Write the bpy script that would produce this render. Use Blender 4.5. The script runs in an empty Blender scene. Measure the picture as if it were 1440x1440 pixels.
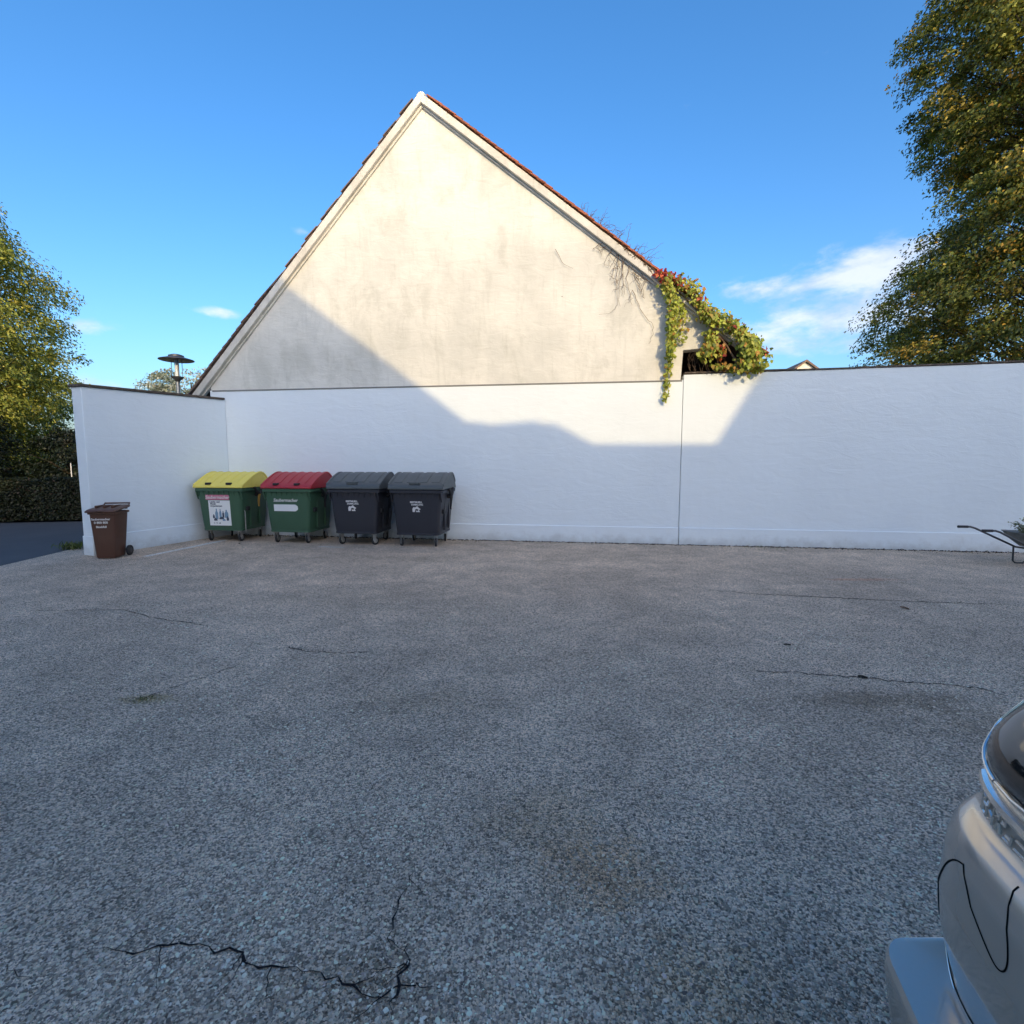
import bpy, bmesh, math, random
import numpy as np
from mathutils import Vector, Matrix
R = math.radians
random.seed(7); rng = np.random.default_rng(11)
scene = bpy.context.scene
COL = scene.collection

# ------------------------------------------------------------------ camera
PITCH = R(5.71); CAMH = 1.6; F = 720.0
cam_d = bpy.data.cameras.new('camera'); cam = bpy.data.objects.new('camera', cam_d); COL.objects.link(cam)
cam_d.sensor_fit = 'HORIZONTAL'; cam_d.sensor_width = 36; cam_d.lens = 18
cam_d.clip_start = 0.02; cam_d.clip_end = 6000
cam.location = (0, 0, CAMH); cam.rotation_euler = (R(90) - PITCH, 0, 0)
scene.camera = cam
CAM = Vector((0, 0, CAMH))
def ray(x, y):
    r, d = (x - 720) / F, (y - 720) / F
    return Vector((r, math.cos(PITCH) - d * math.sin(PITCH), -math.sin(PITCH) - d * math.cos(PITCH)))
def gp(x, y, z=0.0):
    v = ray(x, y); return CAM + v * ((z - CAMH) / v.z)
def at_depth(x, y, Y):
    v = ray(x, y); return CAM + v * (Y / v.y)

# wall frame: a along the wall (right), d out of the wall (to the camera), h up
_b0, _b1 = gp(640, 758.5), gp(1440, 777)
WR = (_b1 - _b0).normalized(); WN = Vector((WR.y, -WR.x, 0))
WANG = math.atan2(WR.y, WR.x)
_v = ray(327, 745); WO = CAM + _v * ((_b0 - CAM).dot(WN) / _v.dot(WN)); WO.z = 0
def W(a, d, h): return WO + WR * a + WN * d + Vector((0, 0, h))
def pw(x, y, d=0.0):
    v = ray(x, y); t = ((WO + WN * d) - CAM).dot(WN) / v.dot(WN); P = CAM + v * t
    return (P - WO).dot(WR), P.z

# ------------------------------------------------------------------ light
SUN_EL = R(20); SUN_REL = R(22)
sh = WN * math.cos(SUN_REL) + WR * math.sin(SUN_REL)
SUN = Vector((sh.x * math.cos(SUN_EL), sh.y * math.cos(SUN_EL), math.sin(SUN_EL)))
sun_d = bpy.data.lights.new('sun', 'SUN'); sun = bpy.data.objects.new('sun', sun_d); COL.objects.link(sun)
sun_d.energy = 1.05; sun_d.angle = R(0.48); sun_d.color = (1.0, 0.74, 0.37)
sun.rotation_euler = SUN.to_track_quat('Z', 'Y').to_euler()
world = bpy.data.worlds.new('World'); scene.world = world; world.use_nodes = True
SKY_STRENGTH = 0.13; EXPOSURE = 1.32
scene.view_settings.view_transform = 'Standard'; scene.view_settings.look = 'None'
scene.view_settings.exposure = EXPOSURE; scene.view_settings.gamma = 1; scene.view_settings.use_curve_mapping = False

class NT:
    def __init__(s, tree): s.t = tree; s.n = tree.nodes; s.l = tree.links
    def node(s, typ, **kw):
        n = s.n.new(typ)
        for k, v in kw.items():
            if k.startswith('_'): setattr(n, k[1:], v)
        return n
    def put(s, sock, v):
        if v is None: return
        if isinstance(v, bpy.types.NodeSocket): s.l.new(v, sock)
        elif isinstance(v, (tuple, list)) and len(v) == 3 and sock.type == 'RGBA': sock.default_value = (*v, 1)
        else: sock.default_value = v
    def math(s, op, a, b=None, c=None, clamp=False):
        n = s.n.new('ShaderNodeMath'); n.operation = op; n.use_clamp = clamp
        s.put(n.inputs[0], a); s.put(n.inputs[1], b); s.put(n.inputs[2], c); return n.outputs[0]
    def vmath(s, op, a, b=None):
        n = s.n.new('ShaderNodeVectorMath'); n.operation = op; s.put(n.inputs[0], a); s.put(n.inputs[1], b); return n.outputs[0]
    def mix(s, fac, a, b, mode='MIX'):
        n = s.n.new('ShaderNodeMix'); n.data_type = 'RGBA'; n.blend_type = mode
        s.put(n.inputs[0], fac); s.put(n.inputs[6], a); s.put(n.inputs[7], b); return n.outputs[2]
    def noise(s, vec, scale, detail=4, rough=.55, dist=0.0):
        n = s.n.new('ShaderNodeTexNoise'); s.put(n.inputs['Vector'], vec)
        n.inputs['Scale'].default_value = scale; n.inputs['Detail'].default_value = detail
        n.inputs['Roughness'].default_value = rough; n.inputs['Distortion'].default_value = dist; return n.outputs[0]
    def voro(s, vec, scale, feature='F1', rnd=1.0, dim='3D'):
        n = s.n.new('ShaderNodeTexVoronoi'); n.feature = feature; n.voronoi_dimensions = dim; s.put(n.inputs['Vector'], vec)
        n.inputs['Scale'].default_value = scale; n.inputs['Randomness'].default_value = rnd; return n
    def ramp(s, fac, stops, interp='LINEAR'):
        n = s.n.new('ShaderNodeValToRGB'); n.color_ramp.interpolation = interp; e = n.color_ramp.elements
        while len(e) < len(stops): e.new(.5)
        for i, (p, c) in enumerate(stops):
            e[i].position = p; e[i].color = (c, c, c, 1) if isinstance(c, (int, float)) else (*c, 1)
        s.put(n.inputs[0], fac); return n.outputs[0]
    def smooth(s, v, lo, hi):
        n = s.n.new('ShaderNodeMapRange'); n.interpolation_type = 'SMOOTHSTEP'; s.put(n.inputs[0], v)
        n.inputs[1].default_value = lo; n.inputs[2].default_value = hi; return n.outputs[0]
    def coords(s, scale=(1, 1, 1), kind='Object', loc=(0, 0, 0)):
        tc = s.n.new('ShaderNodeTexCoord'); m = s.n.new('ShaderNodeMapping'); s.l.new(tc.outputs[kind], m.inputs[0])
        m.inputs['Scale'].default_value = scale; m.inputs['Location'].default_value = loc; return m.outputs[0]
    def bump(s, h, strength=.3, dist=.01, normal=None):
        n = s.n.new('ShaderNodeBump'); n.inputs['Strength'].default_value = strength; n.inputs['Distance'].default_value = dist
        s.put(n.inputs['Height'], h); s.put(n.inputs['Normal'], normal); return n.outputs[0]

# world: Nishita sky with thin fair-weather clouds laid into it by direction
w = NT(world.node_tree); w.n.clear()
sky = w.n.new('ShaderNodeTexSky'); sky.sky_type = 'NISHITA'; sky.sun_disc = False
sky.sun_elevation = SUN_EL; sky.sun_rotation = math.atan2(SUN.x, SUN.y)
sky.altitude = 400; sky.air_density = 1.0; sky.dust_density = 4.8; sky.ozone_density = 3.5
tc = w.n.new('ShaderNodeTexCoord'); sep = w.n.new('ShaderNodeSeparateXYZ'); w.l.new(tc.outputs['Generated'], sep.inputs[0])
az = w.math('ARCTAN2', sep.outputs[0], sep.outputs[1]); el = w.math('ARCSINE', sep.outputs[2])
comb = w.n.new('ShaderNodeCombineXYZ'); w.l.new(az, comb.inputs[0]); w.l.new(el, comb.inputs[1])
rot = w.n.new('ShaderNodeMapping'); w.l.new(comb.outputs[0], rot.inputs[0])
rot.inputs['Rotation'].default_value = (0, 0, R(-24)); rot.inputs['Scale'].default_value = (1.0, 2.1, 1)
n1 = w.noise(rot.outputs[0], 7.5, 7, .6, .3); n2 = w.noise(rot.outputs[0], 26, 5, .6)
nn = w.math('ADD', w.math('MULTIPLY', n1, .78), w.math('MULTIPLY', n2, .22))
CLOUDS = [(1125, 395, .16, .042, .27), (1240, 365, .09, .035, .2), (1120, 460, .13, .035, .32), (1105, 492, .10, .02, .2), (1112, 335, .035, .025, .13),
          (305, 439, .055, .014, .34), (122, 458, .05, .015, .26), (424, 325, .022, .009, .24), (130, 545, .10, .02, .25), (1330, 420, .12, .06, .2)]
blob = None
for cx, cy, ra, re, amp in CLOUDS:
    v = ray(cx, cy).normalized(); a0, e0 = math.atan2(v.x, v.y), math.asin(v.z)
    da = w.math('DIVIDE', w.math('SUBTRACT', az, a0), ra); de = w.math('DIVIDE', w.math('SUBTRACT', el, e0), re)
    g = w.math('EXPONENT', w.math('MULTIPLY', w.math('ADD', w.math('MULTIPLY', da, da), w.math('MULTIPLY', de, de)), -1.0))
    g = w.math('MULTIPLY', g, amp); blob = g if blob is None else w.math('ADD', blob, g)
# the same thin low cloud goes on all around the horizon
low = w.math('MULTIPLY', w.smooth(el, .32, .02), .07)
dens = w.math('ADD', w.math('ADD', nn, blob), low)
mask = w.math('MULTIPLY', w.smooth(dens, .66, .94), .72)
cshade = w.noise(rot.outputs[0], 11, 5, .6)
ccol = w.mix(w.smooth(cshade, .35, .65), (2.2, 2.5, 3.0), (3.5, 3.5, 3.6))
gm = w.n.new('ShaderNodeGamma'); w.l.new(sky.outputs[0], gm.inputs[0]); gm.inputs[1].default_value = 1.0
hs = w.n.new('ShaderNodeHueSaturation'); hs.inputs['Saturation'].default_value = 1.24; w.l.new(gm.outputs[0], hs.inputs['Color'])
skyc = w.mix(mask, hs.outputs[0], ccol)
bg = w.n.new('ShaderNodeBackground'); bg.inputs[1].default_value = SKY_STRENGTH; w.l.new(skyc, bg.inputs[0])
out = w.n.new('ShaderNodeOutputWorld'); w.l.new(bg.outputs[0], out.inputs[0])

# ------------------------------------------------------------------ materials
def M(name, color=None, rough=.6, metal=0.0, spec=.5, build=None, coat=0.0):
    m = bpy.data.materials.new(name); m.use_nodes = True; t = NT(m.node_tree); p = t.n['Principled BSDF']
    p.inputs['Roughness'].default_value = rough; p.inputs['Metallic'].default_value = metal
    p.inputs['Specular IOR Level'].default_value = spec; p.inputs['Coat Weight'].default_value = coat
    if color: p.inputs['Base Color'].default_value = (*color, 1)
    if build: build(t, p)
    return m
def plastic(name, col, rough=.45, var=.25, scale=6):
    def b(t, p):
        c = t.coords(); n = t.noise(c, scale, 6, .65); n2 = t.noise(t.coords((30, 30, 4)), 1.2, 5)
        f = t.math('MULTIPLY_ADD', t.math('ADD', n, n2), var, 1 - var)
        t.put(p.inputs['Base Color'], t.mix(1.0, col, t.ramp(f, [(0.0, 0.0), (1.0, 1.0)]), 'MULTIPLY'))
        t.put(p.inputs['Roughness'], t.math('MULTIPLY_ADD', n, .25, rough - .1))
        t.put(p.inputs['Normal'], t.bump(t.noise(c, 120, 3), .06, .002))
    return M(name, col, rough, build=b)

def _wall(base, dirt, grime=0.0):
    def b(t, p):
        c = t.coords(); big = t.noise(c, .7, 5, .6); mid = t.noise(c, 5, 6, .6); fine = t.noise(c, 70, 4, .6)
        streak = t.noise(t.coords((5, 5, .5)), 1.6, 6, .65)
        col = t.mix(t.math('MULTIPLY', t.smooth(big, .38, .68), .35 + grime * .5), base, dirt)
        if grime:
            patch = t.noise(t.coords((1.3, 1, .7)), 1.1, 8, .72, .6)
            vs = t.noise(t.coords((9, 9, .9)), 1.3, 7, .7)
            col = t.mix(t.math('MULTIPLY', t.smooth(patch, .47, .66), .42), col, (dirt[0] * .80, dirt[1] * .80, dirt[2] * .76))
            col = t.mix(t.math('MULTIPLY', t.smooth(vs, .52, .72), .25), col, (dirt[0] * .72, dirt[1] * .72, dirt[2] * .68))
            col = t.mix(t.math('MULTIPLY', t.smooth(t.noise(c, 16, 8, .75), .58, .72), .35), col, (.40, .38, .32))
            vo = t.voro(t.coords((1, 1, 1)), 1.3).outputs['Distance']
            col = t.mix(t.smooth(vo, .018, .006), col, (.22, .2, .17))
        else:
            col = t.mix(t.math('MULTIPLY', t.smooth(streak, .5, .75), .22), col, dirt)
            sz = t.n.new('ShaderNodeSeparateXYZ'); t.l.new(c, sz.inputs[0])
            splash = t.math('ADD', sz.outputs[2], t.math('MULTIPLY', t.noise(c, 3.2, 7, .7), -.55))
            col = t.mix(t.math('MULTIPLY', t.smooth(splash, -.05, -.32), .55), col, (.46, .46, .44))
            scuff = t.noise(t.coords((3, 3, 1.2)), 4.0, 8, .75)
            col = t.mix(t.math('MULTIPLY', t.smooth(scuff, .64, .74), .30), col, (.50, .50, .47))
            vo = t.voro(c, .9).outputs['Distance']; col = t.mix(t.smooth(vo, .012, .004), col, (.35, .34, .32))
        t.put(p.inputs['Base Color'], col)
        h = t.math('ADD', t.math('MULTIPLY', mid, 1.0), t.math('MULTIPLY', fine, .22))
        h = t.math('ADD', h, t.math('MULTIPLY', t.noise(t.coords((1, 1, 3)), 2.2, 4, .6, 1.0), 1.6))
        t.put(p.inputs['Normal'], t.bump(h, .5 if grime else .30, .014))
    return b
M_WHITE = M('white_wall_paint', (.8, .8, .8), .85, spec=.2, build=_wall((.79, .85, .885), (.72, .77, .80)))
M_CREAM = M('weathered_plaster', (.7, .68, .6), .9, spec=.15, build=_wall((.75, .73, .665), (.60, .59, .54), 1.0))
M_VERGE = M('verge_mortar', (.7, .67, .6), .9, spec=.15, build=_wall((.74, .71, .64), (.5, .47, .41), .6))
M_FARWALL = M('pale_render', (.62, .60, .55), .9, spec=.2, build=_wall((.74, .72, .67), (.66, .64, .60)))
def _cap(t, p):
    c = t.coords(); n = t.noise(c, 9, 6, .7)
    t.put(p.inputs['Base Color'], t.ramp(n, [(.3, (.035, .027, .022)), (.55, (.10, .075, .058)), (.75, (.19, .15, .12))]))
    t.put(p.inputs['Normal'], t.bump(t.noise(c, 40, 5), .5, .01))
M_STRING_SHADE = M('string_shadow_grey', (.20, .20, .19), .8)  # dark grey paints in the shadow line at the gable joint
M_CAP = M('brown_coping', rough=.8, build=_cap)
def _tile(t, p):
    oi = t.n.new('ShaderNodeObjectInfo'); c = t.coords(); n = t.noise(c, 8, 6, .7); r = oi.outputs['Random']
    col = t.mix(r, (.42, .13, .06), (.27, .085, .045)); col = t.mix(t.smooth(n, .52, .68), col, (.10, .085, .06))
    t.put(p.inputs['Base Color'], col); t.put(p.inputs['Normal'], t.bump(t.noise(c, 60, 4), .3, .004))
M_TILE = M('clay_tile', rough=.85, build=_tile)
def _tiled(t, p):
    oi = t.n.new('ShaderNodeObjectInfo'); c = t.coords(); n = t.noise(c, 8, 6, .7); r = oi.outputs['Random']
    col = t.mix(r, (.26, .16, .12), (.13, .09, .075)); col = t.mix(t.smooth(n, .5, .66), col, (.12, .11, .09))
    t.put(p.inputs['Base Color'], col)
M_TILED = M('old_dark_tile', rough=.9, build=_tiled)
def _asphalt(t, p):
    c = t.coords()
    nz = t.n.new('ShaderNodeTexNoise'); t.l.new(c, nz.inputs['Vector']); nz.noise_dimensions = '2D'; nz.inputs['Scale'].default_value = 110; nz.inputs['Detail'].default_value = 3
    wc = t.vmath('ADD', c, t.vmath('MULTIPLY', t.vmath('SUBTRACT', nz.outputs[1], (.5, .5, .5)), (.007, .007, .007)))
    v1 = t.voro(wc, 100, dim='2D'); v2 = t.voro(wc, 200, dim='2D'); v3 = t.voro(wc, 62, dim='2D')
    r1 = t.n.new('ShaderNodeSeparateColor'); t.l.new(v1.outputs['Color'], r1.inputs[0])
    r2 = t.n.new('ShaderNodeSeparateColor'); t.l.new(v2.outputs['Color'], r2.inputs[0])
    r3 = t.n.new('ShaderNodeSeparateColor'); t.l.new(v3.outputs['Color'], r3.inputs[0])
    big = t.noise(c, .55, 5, .6); mid = t.noise(c, 2.6, 6, .65)
    s1 = t.ramp(r1.outputs[0], [(0.0, .14), (.3, .36), (.5, .56), (.75, .72), (1.0, .78)])
    s2 = t.ramp(r2.outputs[0], [(0.0, .08), (.4, .26), (.7, .50), (1.0, .72)])
    inn1 = t.smooth(v1.outputs['Distance'], .60, .42); inn3 = t.math('MULTIPLY', t.smooth(v3.outputs['Distance'], .42, .26), t.smooth(r3.outputs[0], .78, .82))
    col = t.mix(inn1, s2, s1)
    col = t.mix(t.math('MULTIPLY', inn3, .8), col, t.ramp(r3.outputs[1], [(0, .45), (1, .85)]))
    tint = t.mix(r1.outputs[1], (1.24, 1.0, .79), (1.31, 1.0, .72))
    col = t.mix(1.0, col, tint, 'MULTIPLY')
    g = t.math('MULTIPLY_ADD', t.smooth(big, .3, .7), .30, .86); g = t.math('MULTIPLY', g, t.math('MULTIPLY_ADD', t.smooth(mid, .3, .7), .30, .85))
    gc = t.n.new('ShaderNodeCombineColor'); [t.l.new(g, gc.inputs[i]) for i in range(3)]
    col = t.mix(1.0, col, gc.outputs[0], 'MULTIPLY')
    # oil, moss and damp patches with shapes of their own
    sp = t.n.new('ShaderNodeSeparateXYZ'); t.l.new(c, sp.inputs[0])
    wob = t.math('MULTIPLY', t.math('SUBTRACT', t.noise(c, 5.5, 9, .8), .5), 3.4)
    for (px, py, rx, ry, colr, amt) in STAINS:
        q = gp(px, py)
        dx = t.math('DIVIDE', t.math('SUBTRACT', sp.outputs[0], q.x), rx); dy = t.math('DIVIDE', t.math('SUBTRACT', sp.outputs[1], q.y), ry)
        dd = t.math('ADD', t.math('SQRT', t.math('ADD', t.math('MULTIPLY', dx, dx), t.math('MULTIPLY', dy, dy))), wob)
        col = t.mix(t.math('MULTIPLY', t.smooth(dd, 1.25, .15), amt), col, t.mix(1.0, col, colr, 'MULTIPLY'))
    t.put(p.inputs['Base Color'], col)
    h = t.math('ADD', t.math('MULTIPLY', t.smooth(v1.outputs['Distance'], .7, .0), t.math('ADD', r1.outputs[2], .35)), t.math('MULTIPLY', t.smooth(v2.outputs['Distance'], .7, 0.), .35))
    h = t.math('ADD', h, t.math('MULTIPLY', inn3, 1.0))
    t.put(p.inputs['Normal'], t.bump(h, .9, .007))
    t.put(p.inputs['Roughness'], t.math('MULTIPLY_ADD', r1.outputs[1], .3, .6))
BROWN = (.86, .66, .44); DARK = (.55, .52, .47); LIGHT = (1.20, 1.22, 1.24)
STAINS = [(850, 1225, .30, .26, BROWN, .6), (770, 1150, .35, .3, (.8, .74, .62), .6), (1250, 985, .75, .16, DARK, .85), (1390, 1020, .6, .22, DARK, .7),
          (590, 985, .5, .25, (.75, .73, .68), .7), (205, 983, .22, .08, (.55, .5, .25), .8), (700, 795, 2.6, .35, LIGHT, .8), (1090, 825, 1.4, .16, LIGHT, .7),
          (1215, 815, .55, .1, (1.1, .72, .6), .6), (500, 1390, .35, .16, (.6, .56, .5), .7), (1000, 1400, .3, .2, (.75, .66, .5), .6), (450, 840, 1.6, .45, (.8, .8, .78), .5), (240, 1060, .9, .4, LIGHT, .4)]
M_ASPHALT = M('chip_asphalt', rough=.75, spec=.3, build=_asphalt)
def _road(t, p):
    c = t.coords(); n = t.noise(c, .8, 5); f = t.noise(c, 130, 4, .7)
    g = t.math('ADD', t.math('MULTIPLY', n, .35), t.math('MULTIPLY', f, .65))
    t.put(p.inputs['Base Color'], t.ramp(g, [(.3, (.05, .052, .056)), (.7, (.105, .108, .115))]))
    t.put(p.inputs['Normal'], t.bump(f, .4, .004))
M_ROAD = M('smooth_asphalt', rough=.8, spec=.3, build=_road)
def _soil(t, p):
    c = t.coords(); n = t.noise(c, .25, 8, .7); f = t.noise(c, 9, 6, .7)
    t.put(p.inputs['Base Color'], t.ramp(t.math('MULTIPLY_ADD', f, .5, t.math('MULTIPLY', n, .5)), [(.35, (.035, .045, .02)), (.55, (.06, .08, .03)), (.7, (.11, .095, .06))]))
M_SOIL = M('grassy_soil', rough=.95, spec=.1, build=_soil)
def _crack(t, p):
    n = t.noise(t.coords(), 90, 4, .7)
    t.put(p.inputs['Base Color'], t.ramp(n, [(.35, (.008, .008, .009)), (.7, (.045, .044, .045))]))
M_CRACK = M('crack_fill', rough=.95, spec=.05, build=_crack)
def _line(t, p):
    c = t.coords(); n = t.noise(c, 22, 7, .75); v = t.voro(c, 62).outputs['Distance']
    f = t.math('MULTIPLY', t.smooth(n, .36, .50), t.smooth(v, .62, .4))
    t.put(p.inputs['Base Color'], t.mix(f, (.42, .40, .36), (.86, .83, .77)))
    t.put(p.inputs['Normal'], t.bump(v, .6, .005))
M_LINE = M('worn_line_paint', rough=.8, build=_line)
def leafmat(name, transl=.35, rough=.5):
    m = bpy.data.materials.new(name); m.use_nodes = True; t = NT(m.node_tree); p = t.n['Principled BSDF']
    a = t.n.new('ShaderNodeAttribute'); a.attribute_name = 'tint'
    t.l.new(a.outputs['Color'], p.inputs['Base Color']); p.inputs['Roughness'].default_value = rough; p.inputs['Specular IOR Level'].default_value = .35
    tr = t.n.new('ShaderNodeBsdfTranslucent'); t.put(tr.inputs[0], t.mix(1.0, a.outputs['Color'], (1.25, 1.15, .6), 'MULTIPLY'))
    mx = t.n.new('ShaderNodeMixShader'); mx.inputs[0].default_value = transl
    t.l.new(p.outputs[0], mx.inputs[1]); t.l.new(tr.outputs[0], mx.inputs[2])
    t.l.new(mx.outputs[0], t.n['Material Output'].inputs[0]); return m
M_LEAF = leafmat('leaf', .3)
def _bark(t, p):
    n = t.noise(t.coords((9, 9, 1.6)), 2.2, 7, .7)
    t.put(p.inputs['Base Color'], t.ramp(n, [(.35, (.03, .024, .018)), (.7, (.13, .11, .085))])); t.put(p.inputs['Normal'], t.bump(n, .8, .03))
M_BARK = M('bark', rough=.95, spec=.1, build=_bark)
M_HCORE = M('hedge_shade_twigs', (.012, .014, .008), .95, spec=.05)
M_TWIG = M('dry_twig', (.16, .11, .075), .9, spec=.1)
M_GREEN = plastic('dark_green_plastic', (.045, .105, .06), .42)
M_YELLOW = plastic('yellow_plastic', (.80, .66, .12), .42)
M_RED = plastic('red_plastic', (.40, .025, .035), .40)
M_ANTH = plastic('anthracite_plastic', (.027, .028, .037), .42)
M_ANTHLID = plastic('grey_lid_plastic', (.075, .085, .088), .40)
M_BROWN = plastic('brown_plastic', (.095, .042, .026), .42)
M_BLACK = plastic('black_rubber', (.018, .018, .02), .6)
M_STEEL = M('galvanised_steel', rough=.42, metal=.85, build=lambda t, p: t.put(p.inputs['Base Color'], t.ramp(t.noise(t.coords(), 30, 5), [(.3, (.34, .34, .33)), (.7, (.55, .55, .54))])))
M_DARKMETAL = M('dark_painted_metal', (.06, .062, .068), .45, .3)
M_PAPER = M('white_sticker', (.78, .79, .78), .5)
M_PINK = M('pink_sticker', (.55, .16, .24), .5)
M_INK = M('dark_ink', (.05, .07, .11), .6)
M_BLUEINK = M('blue_grey_ink', (.18, .30, .42), .6)
M_PRINT = M('white_print', (.72, .70, .68), .5)
M_ORANGE = plastic('ochre_plastic', (.42, .24, .04), .5)
M_DARKWOOD = M('dark_old_wood', rough=.9, build=lambda t, p: t.put(p.inputs['Base Color'], t.ramp(t.noise(t.coords((1, 12, 12)), 2, 6), [(.3, (.03, .018, .012)), (.7, (.10, .06, .04))])))
def _paint(t, p):
    c = t.coords(); n = t.noise(c, 900, 2); d = t.noise(c, 5, 7, .7)
    t.put(p.inputs['Base Color'], t.ramp(n, [(.3, (.51, .478, .427)), (.7, (.55, .517, .463))]))
    t.put(p.inputs['Roughness'], t.math('MULTIPLY_ADD', d, .04, .24))
M_CARPAINT = M('silver_car_paint', rough=.32, metal=.6, build=_paint, coat=1.0)
M_CARPAINT.node_tree.nodes['Principled BSDF'].inputs['Coat Roughness'].default_value = .06
M_CARGLASS = M('dark_tinted_glass', (.012, .013, .012), .03, spec=.9, coat=.5)
M_CHROME = M('chrome', (.86, .84, .80), .27, 1.0)
M_GAP = M('shut_line_black', (.006, .006, .006), .8, spec=.1)
M_TRIM = M('black_trim', (.018, .018, .019), .4)
M_LAMPRED = M('red_lens', (.35, .01, .012), .12, coat=.5)
M_LAMPCLEAR = M('clear_lens', (.6, .62, .64), .08, .3)
M_LAMPGLASS = M('frosted_lamp_tube', (.62, .66, .68), .25)
M_PLANTSOIL = M('potting_soil', (.03, .02, .014), .95)
M_BARROW = M('grey_tray_metal', rough=.55, metal=.35, build=lambda t, p: t.put(p.inputs['Base Color'], t.ramp(t.noise(t.coords(), 9, 6, .7), [(.35, (.16, .17, .165)), (.6, (.25, .26, .25)), (.75, (.22, .15, .10))])))
M_PANE = M('window_glass', (.02, .025, .03), .05, spec=.8)
M_DRYLEAF = M('dry_leaf', (.20, .09, .03), .8)

# ------------------------------------------------------------------ helpers
def link(o, parent=None):
    COL.objects.link(o)
    if parent: o.parent = parent
    return o
def tag(o, label=None, cat=None, group=None, kind=None):
    for k, v in (('label', label), ('category', cat), ('group', group), ('kind', kind)):
        if v: o[k] = v
    return o
def empty(name, loc=(0, 0, 0), rz=0, **kw):
    o = bpy.data.objects.new(name, None); o.empty_display_size = .1; o.location = loc; o.rotation_euler = (0, 0, rz); link(o); return tag(o, **kw)
class B:
    def __init__(s): s.v = []; s.f = []
    def add(s, vs, fs):
        o = len(s.v); s.v += [tuple(p) for p in vs]; s.f += [tuple(i + o for i in f) for f in fs]; return s
    def box(s, x0, x1, y0, y1, z0, z1, mat=None):
        vs = [Vector(p) for p in ((x0, y0, z0), (x1, y0, z0), (x1, y1, z0), (x0, y1, z0), (x0, y0, z1), (x1, y0, z1), (x1, y1, z1), (x0, y1, z1))]
        if mat: vs = [mat @ p for p in vs]
        return s.add(vs, [(0, 3, 2, 1), (4, 5, 6, 7), (0, 1, 5, 4), (1, 2, 6, 5), (2, 3, 7, 6), (3, 0, 4, 7)])
    def loft(s, rings, cap0=True, cap1=True, closed=True):
        n = len(rings[0]); vs = [p for r in rings for p in r]; fs = []
        for i in range(len(rings) - 1):
            for j in range(n if closed else n - 1):
                k = (j + 1) % n; fs.append((i * n + j, i * n + k, (i + 1) * n + k, (i + 1) * n + j))
        if cap0: fs.append(tuple(range(n - 1, -1, -1)))
        if cap1: fs.append(tuple((len(rings) - 1) * n + j for j in range(n)))
        return s.add(vs, fs)
    def tube(s, pts, r, n=8, caps=True):
        pts = [Vector(p) for p in pts]; rr = r if isinstance(r, (list, tuple)) else [r] * len(pts); rings = []
        t0 = (pts[1] - pts[0]).normalized(); up = Vector((0, 0, 1)) if abs(t0.z) < .9 else Vector((1, 0, 0))
        x = t0.cross(up).normalized()
        for i, p in enumerate(pts):
            t = (pts[min(i + 1, len(pts) - 1)] - pts[max(i - 1, 0)]).normalized()
            x = (x - t * x.dot(t)).normalized(); y = t.cross(x)
            rings.append([p + (x * math.cos(2 * math.pi * k / n) + y * math.sin(2 * math.pi * k / n)) * rr[i] for k in range(n)])
        return s.loft(rings, caps, caps)
    def lathe(s, prof, n=24, mat=None):
        rings = [[Vector((max(r, 1e-4) * math.cos(2 * math.pi * k / n), max(r, 1e-4) * math.sin(2 * math.pi * k / n), z)) for k in range(n)] for r, z in prof]
        if mat: rings = [[mat @ p for p in r] for r in rings]
        return s.loft(rings)
    def prism(s, poly, axis, lo, hi):
        f = {'y': lambda p, q: (p[0], q, p[1]), 'x': lambda p, q: (q, p[0], p[1]), 'z': lambda p, q: (p[0], p[1], q)}[axis]
        return s.loft([[f(p, lo) for p in poly], [f(p, hi) for p in poly]])
    def mesh(s, name, mat, smooth=True, ang=35):
        me = bpy.data.meshes.new(name); me.from_pydata(s.v, [], s.f)
        bm = bmesh.new(); bm.from_mesh(me); bmesh.ops.recalc_face_normals(bm, faces=bm.faces); bm.to_mesh(me); bm.free()
        if smooth:
            me.polygons.foreach_set('use_smooth', [True] * len(me.polygons)); me.set_sharp_from_angle(angle=R(ang))
        me.materials.append(mat); return me
    def build(s, name, mat, parent=None, bevel=0, smooth=True, ang=35, **kw):
        o = link(bpy.data.objects.new(name, s.mesh(name, mat, smooth, ang)), parent)
        if bevel:
            m = o.modifiers.new('bevel', 'BEVEL'); m.width = bevel; m.segments = 2; m.limit_method = 'ANGLE'; m.angle_limit = R(40)
        return tag(o, **kw)
def rrect(hx, hy, r, z, n=5, cx=0, cy=0):
    out = []
    for sx, sy, a0 in ((1, 1, 0), (-1, 1, 90), (-1, -1, 180), (1, -1, 270)):
        for k in range(n + 1):
            a = R(a0 + 90 * k / n); out.append((cx + sx * (hx - r) + r * math.cos(a), cy + sy * (hy - r) + r * math.sin(a), z))
    return out
def text(s, size, mat, parent, M4, name='lettering', shear=0.0, depth=.0015, bold=0.0):
    c = bpy.data.curves.new('t', 'FONT'); c.body = s; c.size = size; c.align_x = 'CENTER'; c.align_y = 'CENTER'; c.shear = shear; c.extrude = depth; c.offset = bold; c.resolution_u = 3
    o = bpy.data.objects.new('t', c); COL.objects.link(o); dg = bpy.context.evaluated_depsgraph_get()
    me = bpy.data.meshes.new_from_object(o.evaluated_get(dg)); bpy.data.objects.remove(o); bpy.data.curves.remove(c)
    me.materials.clear(); me.materials.append(mat); me.transform(M4); return link(bpy.data.objects.new(name, me), parent)
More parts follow.
